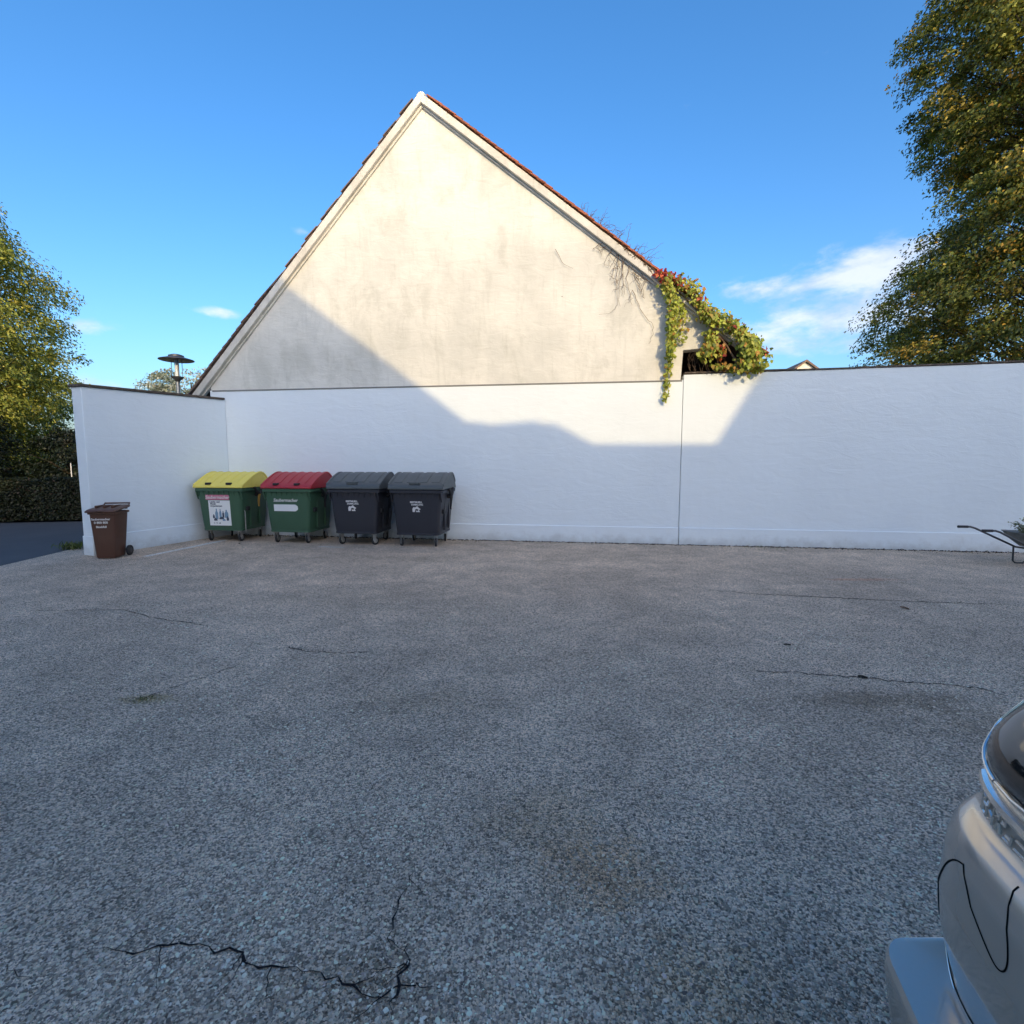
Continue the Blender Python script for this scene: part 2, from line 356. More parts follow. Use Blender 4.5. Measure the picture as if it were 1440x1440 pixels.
def front(x, y, z, tilt=0.0):   # text plane facing -y
    return Matrix.Translation((x, y, z)) @ Matrix.Rotation(R(90) + tilt, 4, 'X')
def leaves(name, pos, nrm, size, col, mat, parent=None, aspect=.55, fold=.25, axis=None, **kw):
    n = len(pos); nrm = nrm / (np.linalg.norm(nrm, axis=1, keepdims=True) + 1e-9)
    t = rng.normal(size=(n, 3)) if axis is None else axis + rng.normal(size=(n, 3)) * .45
    t -= nrm * (t * nrm).sum(1, keepdims=True); t /= np.linalg.norm(t, axis=1, keepdims=True) + 1e-9
    b = np.cross(nrm, t); L = size[:, None]; Wd = L * aspect
    v = np.empty((n, 4, 3), np.float32)
    v[:, 0] = pos - t * L * .5; v[:, 1] = pos + b * Wd * .5 + nrm * L * fold * .5 - t * L * .05; v[:, 2] = pos + t * L * .5 - nrm * L * .12; v[:, 3] = pos - b * Wd * .5 + nrm * L * fold * .5 - t * L * .05
    me = bpy.data.meshes.new(name); me.vertices.add(n * 4); me.vertices.foreach_set('co', v.ravel())
    me.loops.add(n * 4); me.loops.foreach_set('vertex_index', np.arange(n * 4, dtype=np.int32))
    me.polygons.add(n); me.polygons.foreach_set('loop_start', np.arange(0, n * 4, 4, dtype=np.int32))
    me.update(calc_edges=True)
    at = me.attributes.new('tint', 'FLOAT_COLOR', 'POINT'); c4 = np.ones((n, 4, 4), np.float32); c4[:, :, :3] = np.clip(col, 0, 1)[:, None, :]
    at.data.foreach_set('color', c4.ravel()); me.materials.append(mat); me.validate()
    return tag(link(bpy.data.objects.new(name, me), parent), **kw)
def palette(n, cols, weights, jit=.25, idx=None):
    cols = np.array(cols); i = rng.choice(len(cols), n, p=np.array(weights) / sum(weights)) if idx is None else idx
    return cols[i] * (1 + rng.normal(size=(n, 1)) * jit).clip(.4, 1.8)

# ------------------------------------------------------------------ ground
def sheet(name, poly, z, mat, **kw):
    me = bpy.data.meshes.new(name); me.from_pydata([(p[0], p[1], z) for p in poly], [], [tuple(range(len(poly)))]); me.materials.append(mat)
    return tag(link(bpy.data.objects.new(name, me)), **kw)
sheet('ground', [(-1500, -1500), (1500, -1500), (1500, 1500), (-1500, 1500)], -.03, M_SOIL, kind='structure')
e0, e1 = gp(0, 796), gp(113, 769.5); ed = (e1 - e0).normalized()
far = e1 + ed * 1.2; near = e0 - ed * 14
back = W(0, 0, 0) + WN * -.15
lot = [near, far, W(-.6, -.1, 0), W(20, -.1, 0), W(20, 30, 0), Vector((near.x, -12, 0))]
ground_lot = sheet('car_park_asphalt', [(p.x, p.y) for p in lot], 0.0, M_ASPHALT, kind='structure')
rn = Vector((-ed.y, ed.x, 0))
h0, h1 = gp(0, 735), gp(100, 733); hd = (h1 - h0).normalized()
road = [near + rn * -.02, far + ed * 14 + rn * -.02, h1 + hd * 14, h0 - hd * 14]
sheet('road', [(p.x, p.y) for p in road], -.008, M_ROAD, kind='structure')

def crack(pts, wd, br=0, name='crack'):
    P = [gp(x, y) for x, y in pts]; fine = []
    for i in range(len(P) - 1):
        L = (P[i + 1] - P[i]).length; n = max(3, int(L / .03)); dv = (P[i + 1] - P[i]); nv = Vector((-dv.y, dv.x, 0)).normalized()
        for k in range(n): fine.append(P[i] + dv * (k / n) + nv * random.gauss(0, .010))
    fine.append(P[-1]); b = B(); vs = []; fs = []
    for i, p in enumerate(fine):
        t = (fine[min(i + 1, len(fine) - 1)] - fine[max(i - 1, 0)]).normalized(); nv = Vector((-t.y, t.x, 0))
        e = min(1, i / 6 + .1, (len(fine) - 1 - i) / 6 + .1); ww = wd * e * random.uniform(.25, 1.25)
        vs += [p + nv * ww + Vector((0, 0, .003)), p - nv * ww * random.uniform(.4, 1.3) + Vector((0, 0, .003))]
        if i: fs.append((2 * i - 2, 2 * i - 1, 2 * i + 1, 2 * i))
    b.add(vs, fs)
    if br:
        for _ in range(br):
            i = random.randrange(2, len(fine) - 2); t = (fine[i + 1] - fine[i - 1]).normalized(); sg = random.choice((-1, 1)); d = (t * random.uniform(.2, .8) + Vector((-t.y, t.x, 0)) * sg).normalized(); p = fine[i].copy(); bv = []; bf = []
            for k in range(9):
                nv = Vector((-d.y, d.x, 0)) * wd * .5 * (1 - k / 8.5) * random.uniform(.6, 1.2); bv += [p + nv + Vector((0, 0, .0032)), p - nv + Vector((0, 0, .0032))]
                if k: bf.append((2 * k - 2, 2 * k - 1, 2 * k + 1, 2 * k))
                p = p + d * random.uniform(.012, .028) + Vector((random.gauss(0, .006), random.gauss(0, .006), 0))
            b.add(bv, bf)
    b.build(name, M_CRACK, ground_lot, smooth=False)
def zc(l): return [(x / 2, y / 2 + 780) for x, y in l]
def zd(l): return [(x / 1.946 + 700, y / 1.946 + 740) for x, y in l]
crack(zc([(270, 1108), (380, 1118), (470, 1105), (560, 1100), (640, 1115), (700, 1130), (730, 1160), (830, 1165), (900, 1180), (960, 1215), (1050, 1240), (1110, 1250)]), .0045, 7)
crack(zc([(1175, 870), (1140, 930), (1110, 1000), (1090, 1080), (1120, 1140)]), .003, 4)
crack(zc([(1155, 1095), (1130, 1160), (1115, 1240), (1100, 1310)]), .007, 4)
crack(zc([(0, 1160), (40, 1170), (100, 1200)]), .004)
crack(zc([(60, 158), (350, 155), (430, 178), (520, 190), (600, 205)]), .006)
crack(zc([(780, 250), (850, 270), (960, 278), (1060, 270)]), .006)
crack(zc([(1095, 310), (1080, 345)]), .006)
crack(zc([(370, 420), (440, 390), (590, 340), (700, 300)]), .004)
crack(zd([(570, 175), (700, 185), (900, 195), (1100, 205), (1400, 215)]), .009)
crack(zd([(670, 395), (850, 405), (1000, 415), (1150, 430), (1300, 440), (1420, 470)]), .006)
def line_strip(p0, p1, wd):
    a, b_ = gp(*p0), gp(*p1); t = (b_ - a).normalized(); nv = Vector((-t.y, t.x, 0)) * wd / 2
    sheet('painted_line', [a + nv, a - nv, b_ - nv, b_ + nv], .004, M_LINE, kind='structure')
line_strip((203, 783), (318, 759.5), .13)
line_strip((448, 769), (484, 770), .07)

# ------------------------------------------------------------------ old gabled house on the wall line
house = empty('gabled_house', WO, WANG, label='old house with tall weathered cream gable above freshly painted white wall', cat='house')
aJ = pw(957, 650)[0]; hS = (pw(322, 555)[1] + pw(925, 528)[1]) / 2
apex = pw(594, 152); lE = pw(300, 540); rV = pw(1072, 519)
ap_o = pw(594, 135)
slL = (apex[1] - lE[1]) / (apex[0] - lE[0]); 
r1 = pw(925, 405); slR = (apex[1] - r1[1]) / (r1[0] - apex[0])
DEPTH = 11.0
def hL(a): return apex[1] - (apex[0] - a) * slL
def hR(a): return apex[1] - (a - apex[0]) * slR
aRe = apex[0] + (apex[1] - hS + .02) / slR     # where the right verge meets the wall line
aLe = apex[0] - (apex[1] - hS - .05) / slL
B().box(-.35, aJ, 0, .3, 0, hS).build('lower_wall', M_WHITE, house)
B().prism([(-.37, -.05), (aJ, -.05), (aJ, pw(957, 742)[1]), (-.37, pw(957, 742)[1])], 'y', -.022, .002).build('plinth', M_WHITE, house, bevel=.008)
nt, nb = pw(1003, 488), pw(961, 492)
poly = [(aLe + .02, hS + .004), (aLe, hL(aLe)), apex, (nt[0], hR(nt[0])), (nt[0], nt[1]), (nb[0], nb[1]), (nb[0] - .03, hS + .004)]
B().prism(poly, 'y', .014, .30).build('gable_wall', M_CREAM, house)
B().box(aLe + .05, aJ - .02, -.012, .02, hS - .026, hS + .002).build('string_shadow_strip', M_STRING_SHADE, house, bevel=.006)  # thin strip whose dark colour stands in for the joint's shadow
B().box(aLe, aLe + .3, .302, DEPTH, 0, hL(aLe) - .1).build('side_wall', M_FARWALL, house)
B().box(aJ - .3, aJ, .302, DEPTH, 0, hR(aJ) - .2).build('side_wall', M_FARWALL, house)
B().prism([(aLe, 0), (aJ, 0), (aJ, hR(aJ) - .1), apex, (aLe, hL(aLe) - .1)], 'y', DEPTH + .002, DEPTH + .3).build('rear_wall', M_FARWALL, house)
B().box(aJ + .01, aRe, 2.6, 2.66, 2.2, hR(aJ) - .1).build('loft_boarding', M_DARKWOOD, house)
B().box(aJ - .0, aRe - .2, .32, 2.6, hS - .25, hS - .2).build('loft_floor', M_DARKWOOD, house)
def slope(side):
    e = aLe - .26 if side < 0 else pw(1062, 515)[0]
    s_ = slL if side < 0 else slR; hf = hL if side < 0 else hR
    L = math.hypot(abs(e - apex[0]), (e - apex[0]) * s_); dirv = Vector(((e - apex[0]), 0, -abs(e - apex[0]) * s_)).normalized()
    nrm = Vector((side * s_, 0, 1)).normalized(); A = Vector((apex[0], 0, apex[1]))
    def beam(name, mat, t0, t1, y0, y1, l0=0.0, l1=L, **kw):
        b = B(); vs = []
        k0 = t0 / s_ if s_ else 0
        for y in (y0, y1):
            # mitre at the ridge: meet on the plane a = apex
            m0 = A + nrm * t0; m1 = A + nrm * t1
            m0 = m0 - dirv * ((m0.x - apex[0]) / dirv.x); m1 = m1 - dirv * ((m1.x - apex[0]) / dirv.x)
            for p in (m0, A + dirv * l1 + nrm * t0, A + dirv * l1 + nrm * t1, m1): vs.append(Vector((p.x, y, p.z)))
        b.add(vs, [(0, 1, 2, 3), (4, 7, 6, 5), (0, 4, 5, 1), (1, 5, 6, 2), (2, 6, 7, 3), (3, 7, 4, 0)]); return b.build(name, mat, house, **kw)
    beam('verge_moulding', M_VERGE, .0, .036, -.03, .05, bevel=.006)
    beam('verge_board', M_VERGE, .037, .17, -.10, .08, bevel=.01)
    beam('roof_deck', M_DARKWOOD, .04, .165, .082, DEPTH + .4)
    # tiles, the verge columns one by one
    tl, ex, tw, th = .36, .165, .19, .018; n = int((L + .05) / ex)
    tile = B().box(0, tl, 0, tw, 0, th).mesh('roof_tile', M_TILE if side > 0 else M_TILED, smooth=False)
    rest = B()
    for i in range(n):
        for c in range(3):
            base = A + dirv * (L - tl + .06 - i * ex) + nrm * (.178 + .016)
            if i * ex > L - tl + .15: continue
            y = (-.135 if (side > 0 or i < 17) else -.075 + .035 * math.sin(i * 1.7)) + c * (tw + .004) + random.uniform(-.012, .012)
            X = (dirv + nrm * (.0 + th * 1.15 / ex * .5 * 1.0)).normalized(); X = (dirv + nrm * .075).normalized(); X = (dirv - nrm * -.02).normalized()
            Y = Vector((0, 1, 0)); Z = X.cross(Y).normalized()
            if Z.z < 0: Z = -Z
            tilt = .055 + random.uniform(-.012, .014)
            X2 = (X * math.cos(tilt) + Z * math.sin(tilt)).normalized(); Z2 = (Z * math.cos(tilt) - X * math.sin(tilt)).normalized()
            o = link(bpy.data.objects.new('roof_tile', tile), house)
            m = Matrix((X2, Y, Z2)).transposed().to_4x4(); m.translation = Vector((base.x, y, base.z)) - Z2 * .006 + dirv * random.uniform(-.015, .015)
            o.matrix_local = m @ Matrix.Rotation(random.uniform(-.02, .02), 4, 'Z')
        o0 = A + dirv * (L - i * ex + .06) + nrm * .178; o1 = A + dirv * max(0, L - i * ex - ex + .06) + nrm * .178
        y0, y1 = -.13 + 3 * (tw + .004), DEPTH + .4
        vs = [Vector((p.x, y, p.z)) for y in (y0, y1) for p in (o0 + nrm * .0, o0 + nrm * .035, o1 + nrm * .018, o1)]
        rest.add(vs, [(0, 1, 2, 3), (4, 7, 6, 5), (0, 4, 5, 1), (1, 5, 6, 2), (2, 6, 7, 3), (3, 7, 4, 0)])
    rest.build('tile_field', M_TILE if side > 0 else M_TILED, house, smooth=False, kind='stuff')
    return A, dirv, nrm, L
rA, rD, rN, rL = slope(1); lA, lD, lN, lL = slope(-1)
for i in range(28):
    b = B(); y0 = -.12 + i * .4; ring = []
    for y, s_ in ((y0, 1.08), (y0 + .42, .96)):
        ring.append([(apex[0] + .12 * s_ * math.cos(a), y, apex[1] + .235 + .10 * s_ * math.sin(a) - .0) for a in np.linspace(R(-25), R(205), 9)] + [(apex[0] - .09, y, apex[1] + .2), (apex[0] + .09, y, apex[1] + .2)])
    if i == 0:
        B().prism([(apex[0] - .10, apex[1] + .17), (apex[0] + .10, apex[1] + .17), (apex[0] + .04, apex[1] + .235), (apex[0] - .04, apex[1] + .235)], 'y', -.1, .06).build('ridge_mortar', M_VERGE, house, bevel=.02)
    else: b.loft(ring).build('ridge_tile', M_TILE, house)

# boundary wall on the right
hb0, hb1 = pw(962, 527)[1], pw(1440, 510)[1]; aE = pw(1440, 640)[0]; hbs = (hb1 - hb0) / (aE - aJ); AEND = 19.0
bw = empty('boundary_wall', WO, WANG, label='long white rendered boundary wall with dark coping, right of the gabled house', cat='wall')
B().prism([(aJ + .012, 0), (AEND, 0), (AEND, hb0 + hbs * (AEND - aJ)), (aJ + .012, hb0)], 'y', .004, .26).build('wall_body', M_WHITE, bw)
B().prism([(aJ + .012, -.05), (AEND, -.05), (AEND, pw(957, 742)[1] + .0), (aJ + .012, pw(957, 742)[1])], 'y', -.02, .006).build('plinth', M_WHITE, bw, bevel=.008)
x = aJ + .02; k = 0
cap_mesh = {}
while x < AEND - .1:
    wd = .98; h = hb0 + hbs * (x + wd / 2 - aJ); dz = random.uniform(-.008, .008)
    b = B().prism([(-.02, 0), (.29, 0), (.29, .035), (-.02, .03)], 'x', 0, wd - .012)
    o = b.build('coping_slab', M_CAP, bw, bevel=.006); o.location = (x, random.uniform(-.008, .008), h + .002 + dz); o.rotation_euler = (0, -math.atan(hbs) + random.uniform(-.004, .004), random.uniform(-.006, .006))
    x += wd
# left return wall
q0 = gp(133, 781.5); lw_dir = (Vector((WO.x, WO.y, 0)) - q0); LWL = lw_dir.length; lang = math.atan2(lw_dir.y, lw_dir.x)
lw = empty('return_wall', q0, lang, label='short white return wall with thin brown coping, standing behind the brown bin', cat='wall')
v = ray(122, 544); t = (q0 - CAM).to_2d().length / v.to_2d().length; hl0 = CAMH + v.z * t
v = ray(322, 563); t = (WO - CAM).to_2d().length / v.to_2d().length; hl1 = CAMH + v.z * t
TH = .25
b = B()
vs = []
for (xx, hh) in ((0, hl0), (LWL - .01, hl1)):
    vs += [(xx, 0, 0), (xx, TH, 0), (xx + (.0 if xx else .0), TH, hh), (xx, 0, hh)]
b.loft([vs[:4], vs[4:]]).build('wall_body', M_WHITE, lw, bevel=.012)
b = B(); b.loft([[(-.012, -.012, -.03), (-.012, TH + .012, -.03), (-.012, TH + .012, .33), (-.012, -.012, .33)], [(LWL - .03, -.012, -.03), (LWL - .03, TH + .012, -.03), (LWL - .03, TH + .012, .33), (LWL - .03, -.012, .33)]]).build('plinth', M_WHITE, lw, bevel=.012)
n = 4
for i in range(n):
    x0, x1 = -.03 + (LWL) * i / n, -.03 + LWL * (i + 1) / n - .008; hA = hl0 + (hl1 - hl0) * x0 / LWL; hB = hl0 + (hl1 - hl0) * x1 / LWL
    B().loft([[(x0, -.03, hA + .002), (x0, TH + .03, hA + .002), (x0, TH + .03, hA + .045), (x0, -.03, hA + .045)], [(x1, -.03, hB + .002), (x1, TH + .03, hB + .002), (x1, TH + .03, hB + .045), (x1, -.03, hB + .045)]]).build('coping_strip', M_CAP, lw, bevel=.006)

# ------------------------------------------------------------------ houses behind the camera whose roofs shade the yard
DC = 18.0
def cast(px, py, D=DC):
    a, h = pw(px, py); return a + math.tan(SUN_REL) * D, h + D * math.tan(SUN_EL) / math.cos(SUN_REL)
def back_house(name, label, outline, D0, D1, roofmat, nfloors=3):
    e = empty(name, WO, WANG, label=label, cat='house')
    B().prism(outline, 'y', -D1, -D0).build('wall', M_FARWALL, e)
    # roof skins on the sloping edges, kept behind the front face so the verge stays crisp
    tops = [p for p in outline if p[1] > 1]
    for i in range(len(tops) - 1):
        p, q = tops[i], tops[i + 1]
        if abs(q[0] - p[0]) < .3: continue
        d = Vector((q[0] - p[0], 0, q[1] - p[1])).normalized(); nv = Vector((-d.z, 0, d.x)); nv = nv if nv.z > 0 else -nv
        vs = []
        for y in (-D1 - .2, -D0 + .0):
            for s_, (pp) in ((0.003, p), (0.003, q), (.05, q), (.05, p)):
                vs.append((pp[0] + nv.x * s_, y, pp[1] + nv.z * s_))
        B().add(vs, [(0, 1, 2, 3), (4, 7, 6, 5), (0, 4, 5, 1), (1, 5, 6, 2), (2, 6, 7, 3), (3, 7, 4, 0)]).build('roof', roofmat, e)
    xs = [p[0] for p in outline]; x0, x1 = min(xs) + 1.2, max(xs) - 1.0
    for fl in range(nfloors):
        xx = x0
        while xx + 1.1 < x1:
            zz = 1.0 + fl * 2.9
            top = np.interp(xx + .55, [p[0] for p in tops], [p[1] for p in tops]) if tops[0][0] < tops[-1][0] else 9
            if zz + 1.9 < top:
                wn = B().box(xx, xx + 1.1, -D0 - .02, -D0 + .05, zz, zz + 1.45).build('window', M_PAPER, e)
                for k in range(2):
                    B().box(xx + .07 + k * .5, xx + .53 + k * .5, -D0 + .051, -D0 + .056, zz + .08, zz + 1.37).build('pane', M_PANE, wn)
            xx += 2.6
    return e
A_, B_ = cast(402, 405), cast(655, 597); C_, D_, E_, F_ = cast(684, 598.5), cast(757, 595), cast(775, 597), cast(833, 628)
sl = (A_[1] - B_[1]) / (A_[0] - B_[0]); rid = (A_[0] - 1.6, A_[1] - 1.6 * sl)
lfe = (rid[0] - 7.5, rid[1] + 7.5 * sl)
back_house('neighbour_house', 'tall pale house with steep gable roof standing behind the car park', [(lfe[0], 0), (B_[0], 0), B_, A_, rid, lfe][::-1], DC, DC + 9, M_TILED)
back_house('rear_annex', 'low pale annex with stepped flat roof between the two houses', [(B_[0] + .02, 0), (B_[0] + .02, B_[1]), C_, (C_[0] + .01, C_[1] - .04), D_, E_, F_, (cast(1016, 628)[0], cast(1016, 628)[1]), (cast(1016, 628)[0], 0)], DC, DC + 5, M_DARKMETAL, 2)
DR = 23.0
G_, H_ = cast(1012, 628, DR), cast(1075, 527, DR); sr = (H_[1] - G_[1]) / (H_[0] - G_[0]); top = (H_[0] + 1.5, H_[1] + 1.5 * sr)
G0 = (G_[0] - 2, G_[1] - 2 * sr)
back_house('corner_house', 'pale house with very steep roof behind the parked silver car', [(G0[0], 0), G0, G_, H_, top, (top[0] + 9, top[1] - 2.0), (top[0] + 9, 0)], DR - 5, DR, M_TILE)
Lq = lfe[0] - 4
back_house('side_house', 'pale end house with falling roofline beside the road', [(Lq - 11, 0), (Lq - 11, 14.5), (Lq - 5, 12.6), (Lq, 8.2), (Lq, 0)], DC, DC + 7, M_TILED)

# ------------------------------------------------------------------ large waste containers
def caster(parent, x, y, yaw, zt):
    c = empty('castor', (x, y, 0), yaw); c.parent = parent
    fk = B().box(-.028, -.022, -.035, .035, .09, zt - .02).box(.022, .028, -.035, .035, .09, zt - .02).box(-.045, .045, -.05, .05, zt - .02, zt).lathe([(.02, zt), (.02, zt + .03)], 10)
    fk.build('fork', M_STEEL, c, bevel=.002)
    wm = Matrix.Translation((0, .03, .08)) @ Matrix.Rotation(R(90), 4, 'Y')
    B().lathe([(.02, -.018), (.055, -.018), (.074, -.016), (.08, -.009), (.08, .009), (.074, .016), (.055, .018), (.02, .018)], 20, wm).build('wheel', M_BLACK, c)
    B().lathe([(.001, -.0205), (.04, -.0205), (.046, -.017), (.046, .017), (.04, .0205), (.001, .0205)], 16, wm).build('hub', M_STEEL, c)
def container(a, d_front, yaw_extra, body, lidm, kind, label):
    P = W(a, d_front, 0); e = empty('waste_container', P, WANG + yaw_extra, label=label, cat='waste container', group='large waste containers along the wall')
    HX, HY = .495, .46; zb, zr = .235, 1.06
    rings = []
    for z, k in ((zb, .80), (zb + .03, .825), (.42, .86), (.7, .91), (.95, .955), (zr - .04, .97)):
        rings.append(rrect(HX * k, HY * (k * .6 + .4), .07, z))
    B().loft(rings).build('body', body, e)
    # horizontal pressed seam and corner beads
    B().loft([rrect(HX * .835, HY * .9, .07, zb - .012), rrect(HX * .835, HY * .9, .07, zb + .028)]).build('base_rim', body, e, bevel=.005)
    rim = B().loft([rrect(HX, HY + .005, .06, zr - .055), rrect(HX + .02, HY + .02, .06, zr - .05), rrect(HX + .02, HY + .02, .06, zr), rrect(HX, HY, .05, zr + .01)]).build('rim', body, e)
    for i in range(9):
        x = -HX * .86 + i * HX * 1.72 / 8
        B().prism([(-HY - .012, zr - .052), (-HY * .985 + .02, zr - .052), (-HY * .965 + .02, zr - .16), (-HY * .965 + .0, zr - .16)], 'x', x - .008, x + .008).build('rim_rib', body, e)
    for sx in (-1, 1):
        B().prism([(-HY - .014, zr - .052), (-HY * .9, zr - .052), (-HY * .9, zr - .22)], 'x', sx * HX * .955 - .012, sx * HX * .955 + .012).build('corner_gusset', body, e)
    # lid: rounded shell, profile in (y,z)
    fb = .055 if kind == 'flat' else .10
    prof = [(-HY - .03, zr + .012), (-HY - .03, zr + .012 + fb * .5), (-HY + .0, zr + .03 + fb * .7)]
    a0 = (-HY + .0, zr + .03 + fb * .7); ctop = 1.372
    for k in range(1, 13):
        u = k / 12; yy = a0[0] + (HY * 1.98) * u
        zz = a0[1] + (ctop - a0[1]) * (math.sin(min(1, u * 1.55) * math.pi / 2) * .6 + .4 * min(1, u * 1.75)) if u < .645 else ctop - (ctop - (zr + .03)) * ((u - .645) / .355) ** 2.2
        prof.append((yy, zz))
    prof.append((HY + .02, zr + .012))
    lid = B().prism(prof, 'x', -HX - .03, HX + .03).build('lid', lidm, e, bevel=.012, ang=50)
    # raised lid ribs, one by one
    nr = 5 if kind == 'flat' else 4
    top = [p for p in prof[3:12]]
    for i in range(nr):
        x = -HX * .72 + i * HX * 1.44 / (nr - 1)
        wv = .012 if kind == 'flat' else .075
        up = .010
        b = B().prism([(y, z + up) for y, z in top] + [(y, z - .02) for y, z in top[::-1]], 'x', x - wv, x + wv); b.build('lid_rib', lidm, lid, bevel=.004, ang=50)
    for sx in (-1, 1):   # rolled lid ends
        b = B().prism([(y, z + .014) for y, z in prof[2:14]] + [(y, z - .03) for y, z in prof[2:14][::-1]], 'x', sx * (HX + .02) - .022, sx * (HX + .02) + .022); b.build('lid_edge', lidm, lid, bevel=.006, ang=50)
    hz = zr + .03 + fb * .75
    for x in ((-.22, .22) if kind == 'flat' else (-.02,)):
        B().box(x - (.05 if kind == 'flat' else .10), x + (.05 if kind == 'flat' else .10), -HY - .012, -HY + .05, hz + .0, hz + .045).build('lid_grip', M_BLACK if kind == 'flat' else lidm, lid, bevel=.006)
    # lid levers and lifting trunnions on the ends
    for sx in (-1, 1):
        x = sx * (HX + .005)
        B().lathe([(.045, -.03), (.045, .04), (.03, .05), (.001, .05)], 14, Matrix.Translation((x, .02, .93)) @ Matrix.Rotation(sx * R(90), 4, 'Y')).build('trunnion', M_BLACK, e)
        B().tube([(x + sx * .035, -.12, 1.07), (x + sx * .05, -.05, .98), (x + sx * .05, .02, .93), (x + sx * .05, .09, .985), (x + sx * .035, .17, 1.08)], .022, 8).build('lid_lever', M_BLACK, e)
        B().tube([(x + sx * .045, .02, .93), (x + sx * .04, .0, .80), (x + sx * .03, .015, .68)], [.03, .02, .016], 8).build('lever_arm', M_ORANGE if (kind == 'flat' and sx > 0 and lidm is M_YELLOW) else M_BLACK, e)
        B().box(x - sx * .03 - .018, x - sx * .03 + .018, -.30, -.20, .62, .70).build('side_socket', M_BLACK, e, bevel=.006)
        for yy in (-.15, .15):
            B().box(x - sx * .055 - .02, x - sx * .055 + .02, yy - .015, yy + .015, .30, .94).build('side_rib', body, e, bevel=.008)
    for sx in (-1, 1):
        for sy in (-1, 1): caster(e, sx * HX * .66, sy * HY * .70, random.uniform(-.7, .7) + (0 if sy < 0 else .5), zb - .012)
    if lidm is M_YELLOW:
        B().tube([(HX * .9, -.33, .62), (HX * .9 + .02, -.34, .60), (HX * .9 + .02, -.34, .20), (HX * .82, -.34, .185)], .011, 6).build('foot_lever', M_STEEL, e)
    return e, HX, HY, zr
def fy(z, HY=.46, zb=.235, zr=1.06):   # front surface y of a container body at height z
    zs = [zb, zb + .03, .42, .7, .95, zr - .04]; ks = [.80, .825, .86, .91, .955, .97]
    k = np.interp(z, zs, ks); return -HY * (k * .6 + .4)
TILT = math.atan((fy(.45) - fy(.9)) / .45)
def on_front(x, z, lift=.004): return Matrix.Translation((x, fy(z) - lift, z)) @ Matrix.Rotation(R(90) + TILT, 4, 'X')
def plate(e, x, z, w_, h_, mat, name, lift=.003, poly=None):
    m = on_front(x, z, lift); pts = poly or [(-w_ / 2, -h_ / 2), (w_ / 2, -h_ / 2), (w_ / 2, h_ / 2), (-w_ / 2, h_ / 2)]
    r0 = [m @ Vector((p[0], p[1], -.002)) for p in pts]; r1 = [m @ Vector((p[0], p[1], .0015)) for p in pts]
    return B().loft([r0, r1]).build(name, mat, e, smooth=False)
def spot(px, py):
    g = gp(px, py); r = g - WO; return r.dot(WR), r.dot(WN)
def place(xl, xr, off=0.0):   # container centre from its two front castors
    (a0, _), (a1, _) = spot(*xl), spot(*xr); return (a0 + a1) / 2 + .21
DF = .56
c1, HX, HY, zr = container(place((297, 752), (342, 757)) + .19, DF, R(1), M_GREEN, M_YELLOW, 'flat', 'green waste container with yellow lid and bottle poster, beside the return wall')
plate(c1, -.04, .885, .50, .10, M_PINK, 'pink_sticker')
text('Saubermacher', .088, M_PRINT, c1, on_front(-.04, .885, .0065), shear=.25, bold=.0012)
plate(c1, -.01, .575, .46, .50, M_PAPER, 'poster')
for i, (s_, x, z) in enumerate((('Leicht- und', -.10, .795), ('Metall-', -.135, .755), ('verpackungen', -.075, .715))): text(s_, .046, M_INK, c1, on_front(x, z, .0065), bold=.001)
def bottle(x, z, w_, h_, mat):
    plate(c1, x, z, 0, 0, mat, 'poster_print', .0052, [(-w_ / 2, -h_ / 2), (w_ / 2, -h_ / 2), (w_ / 2, h_ * .1), (w_ * .18, h_ * .32), (w_ * .18, h_ / 2), (-w_ * .18, h_ / 2), (-w_ * .18, h_ * .32), (-w_ / 2, h_ * .1)])
for x, z, w_, h_, m in ((-.08, .555, .06, .21, M_BLUEINK), (.0, .57, .045, .17, M_BLUEINK), (.06, .55, .04, .13, M_INK), (.13, .56, .075, .16, M_BLUEINK), (-.145, .51, .04, .08, M_INK), (-.11, .45, .07, .06, M_INK), (.02, .475, .10, .05, M_INK), (.07, .44, .06, .04, M_BLUEINK), (.15, .47, .05, .09, M_INK)): bottle(x, z, w_, h_, m)
text('C  E  ok', .045, M_INK, c1, on_front(-.08, .375, .0065))
c2, *_ = container(place((384, 757), (428, 761)) + .11, DF + .03, R(-1), M_GREEN, M_RED, 'flat', 'green waste container with red lid and plain white sticker, next to the yellow-lidded one')
text('Saubermacher', .088, M_PRINT, c2, on_front(-.03, .845, .004), shear=.25, bold=.0012)
plate(c2, -.03, .70, 0, 0, M_PAPER, 'white_sticker', .003, [(-.25, -.065), (.2, -.065), (.25, -.03), (.25, .03), (.2, .065), (-.25, .065)])
B().box(-.40, -.33, -.30, -.20, 1.36, 1.364)
for x, z in ((-.38, 1.30), (.30, 1.29)):
    pass
c3, *_ = container(place((469, 763), (512, 765)) + .03, DF + .03, R(1), M_ANTH, M_ANTHLID, 'round', 'anthracite waste container with grey lid, between the red-lidded one and its twin')
c4, *_ = container(place((560, 765), (611, 766)) - .08, DF + .06, R(0), M_ANTH, M_ANTHLID, 'round', 'anthracite waste container with grey lid, at the open end of the container row')
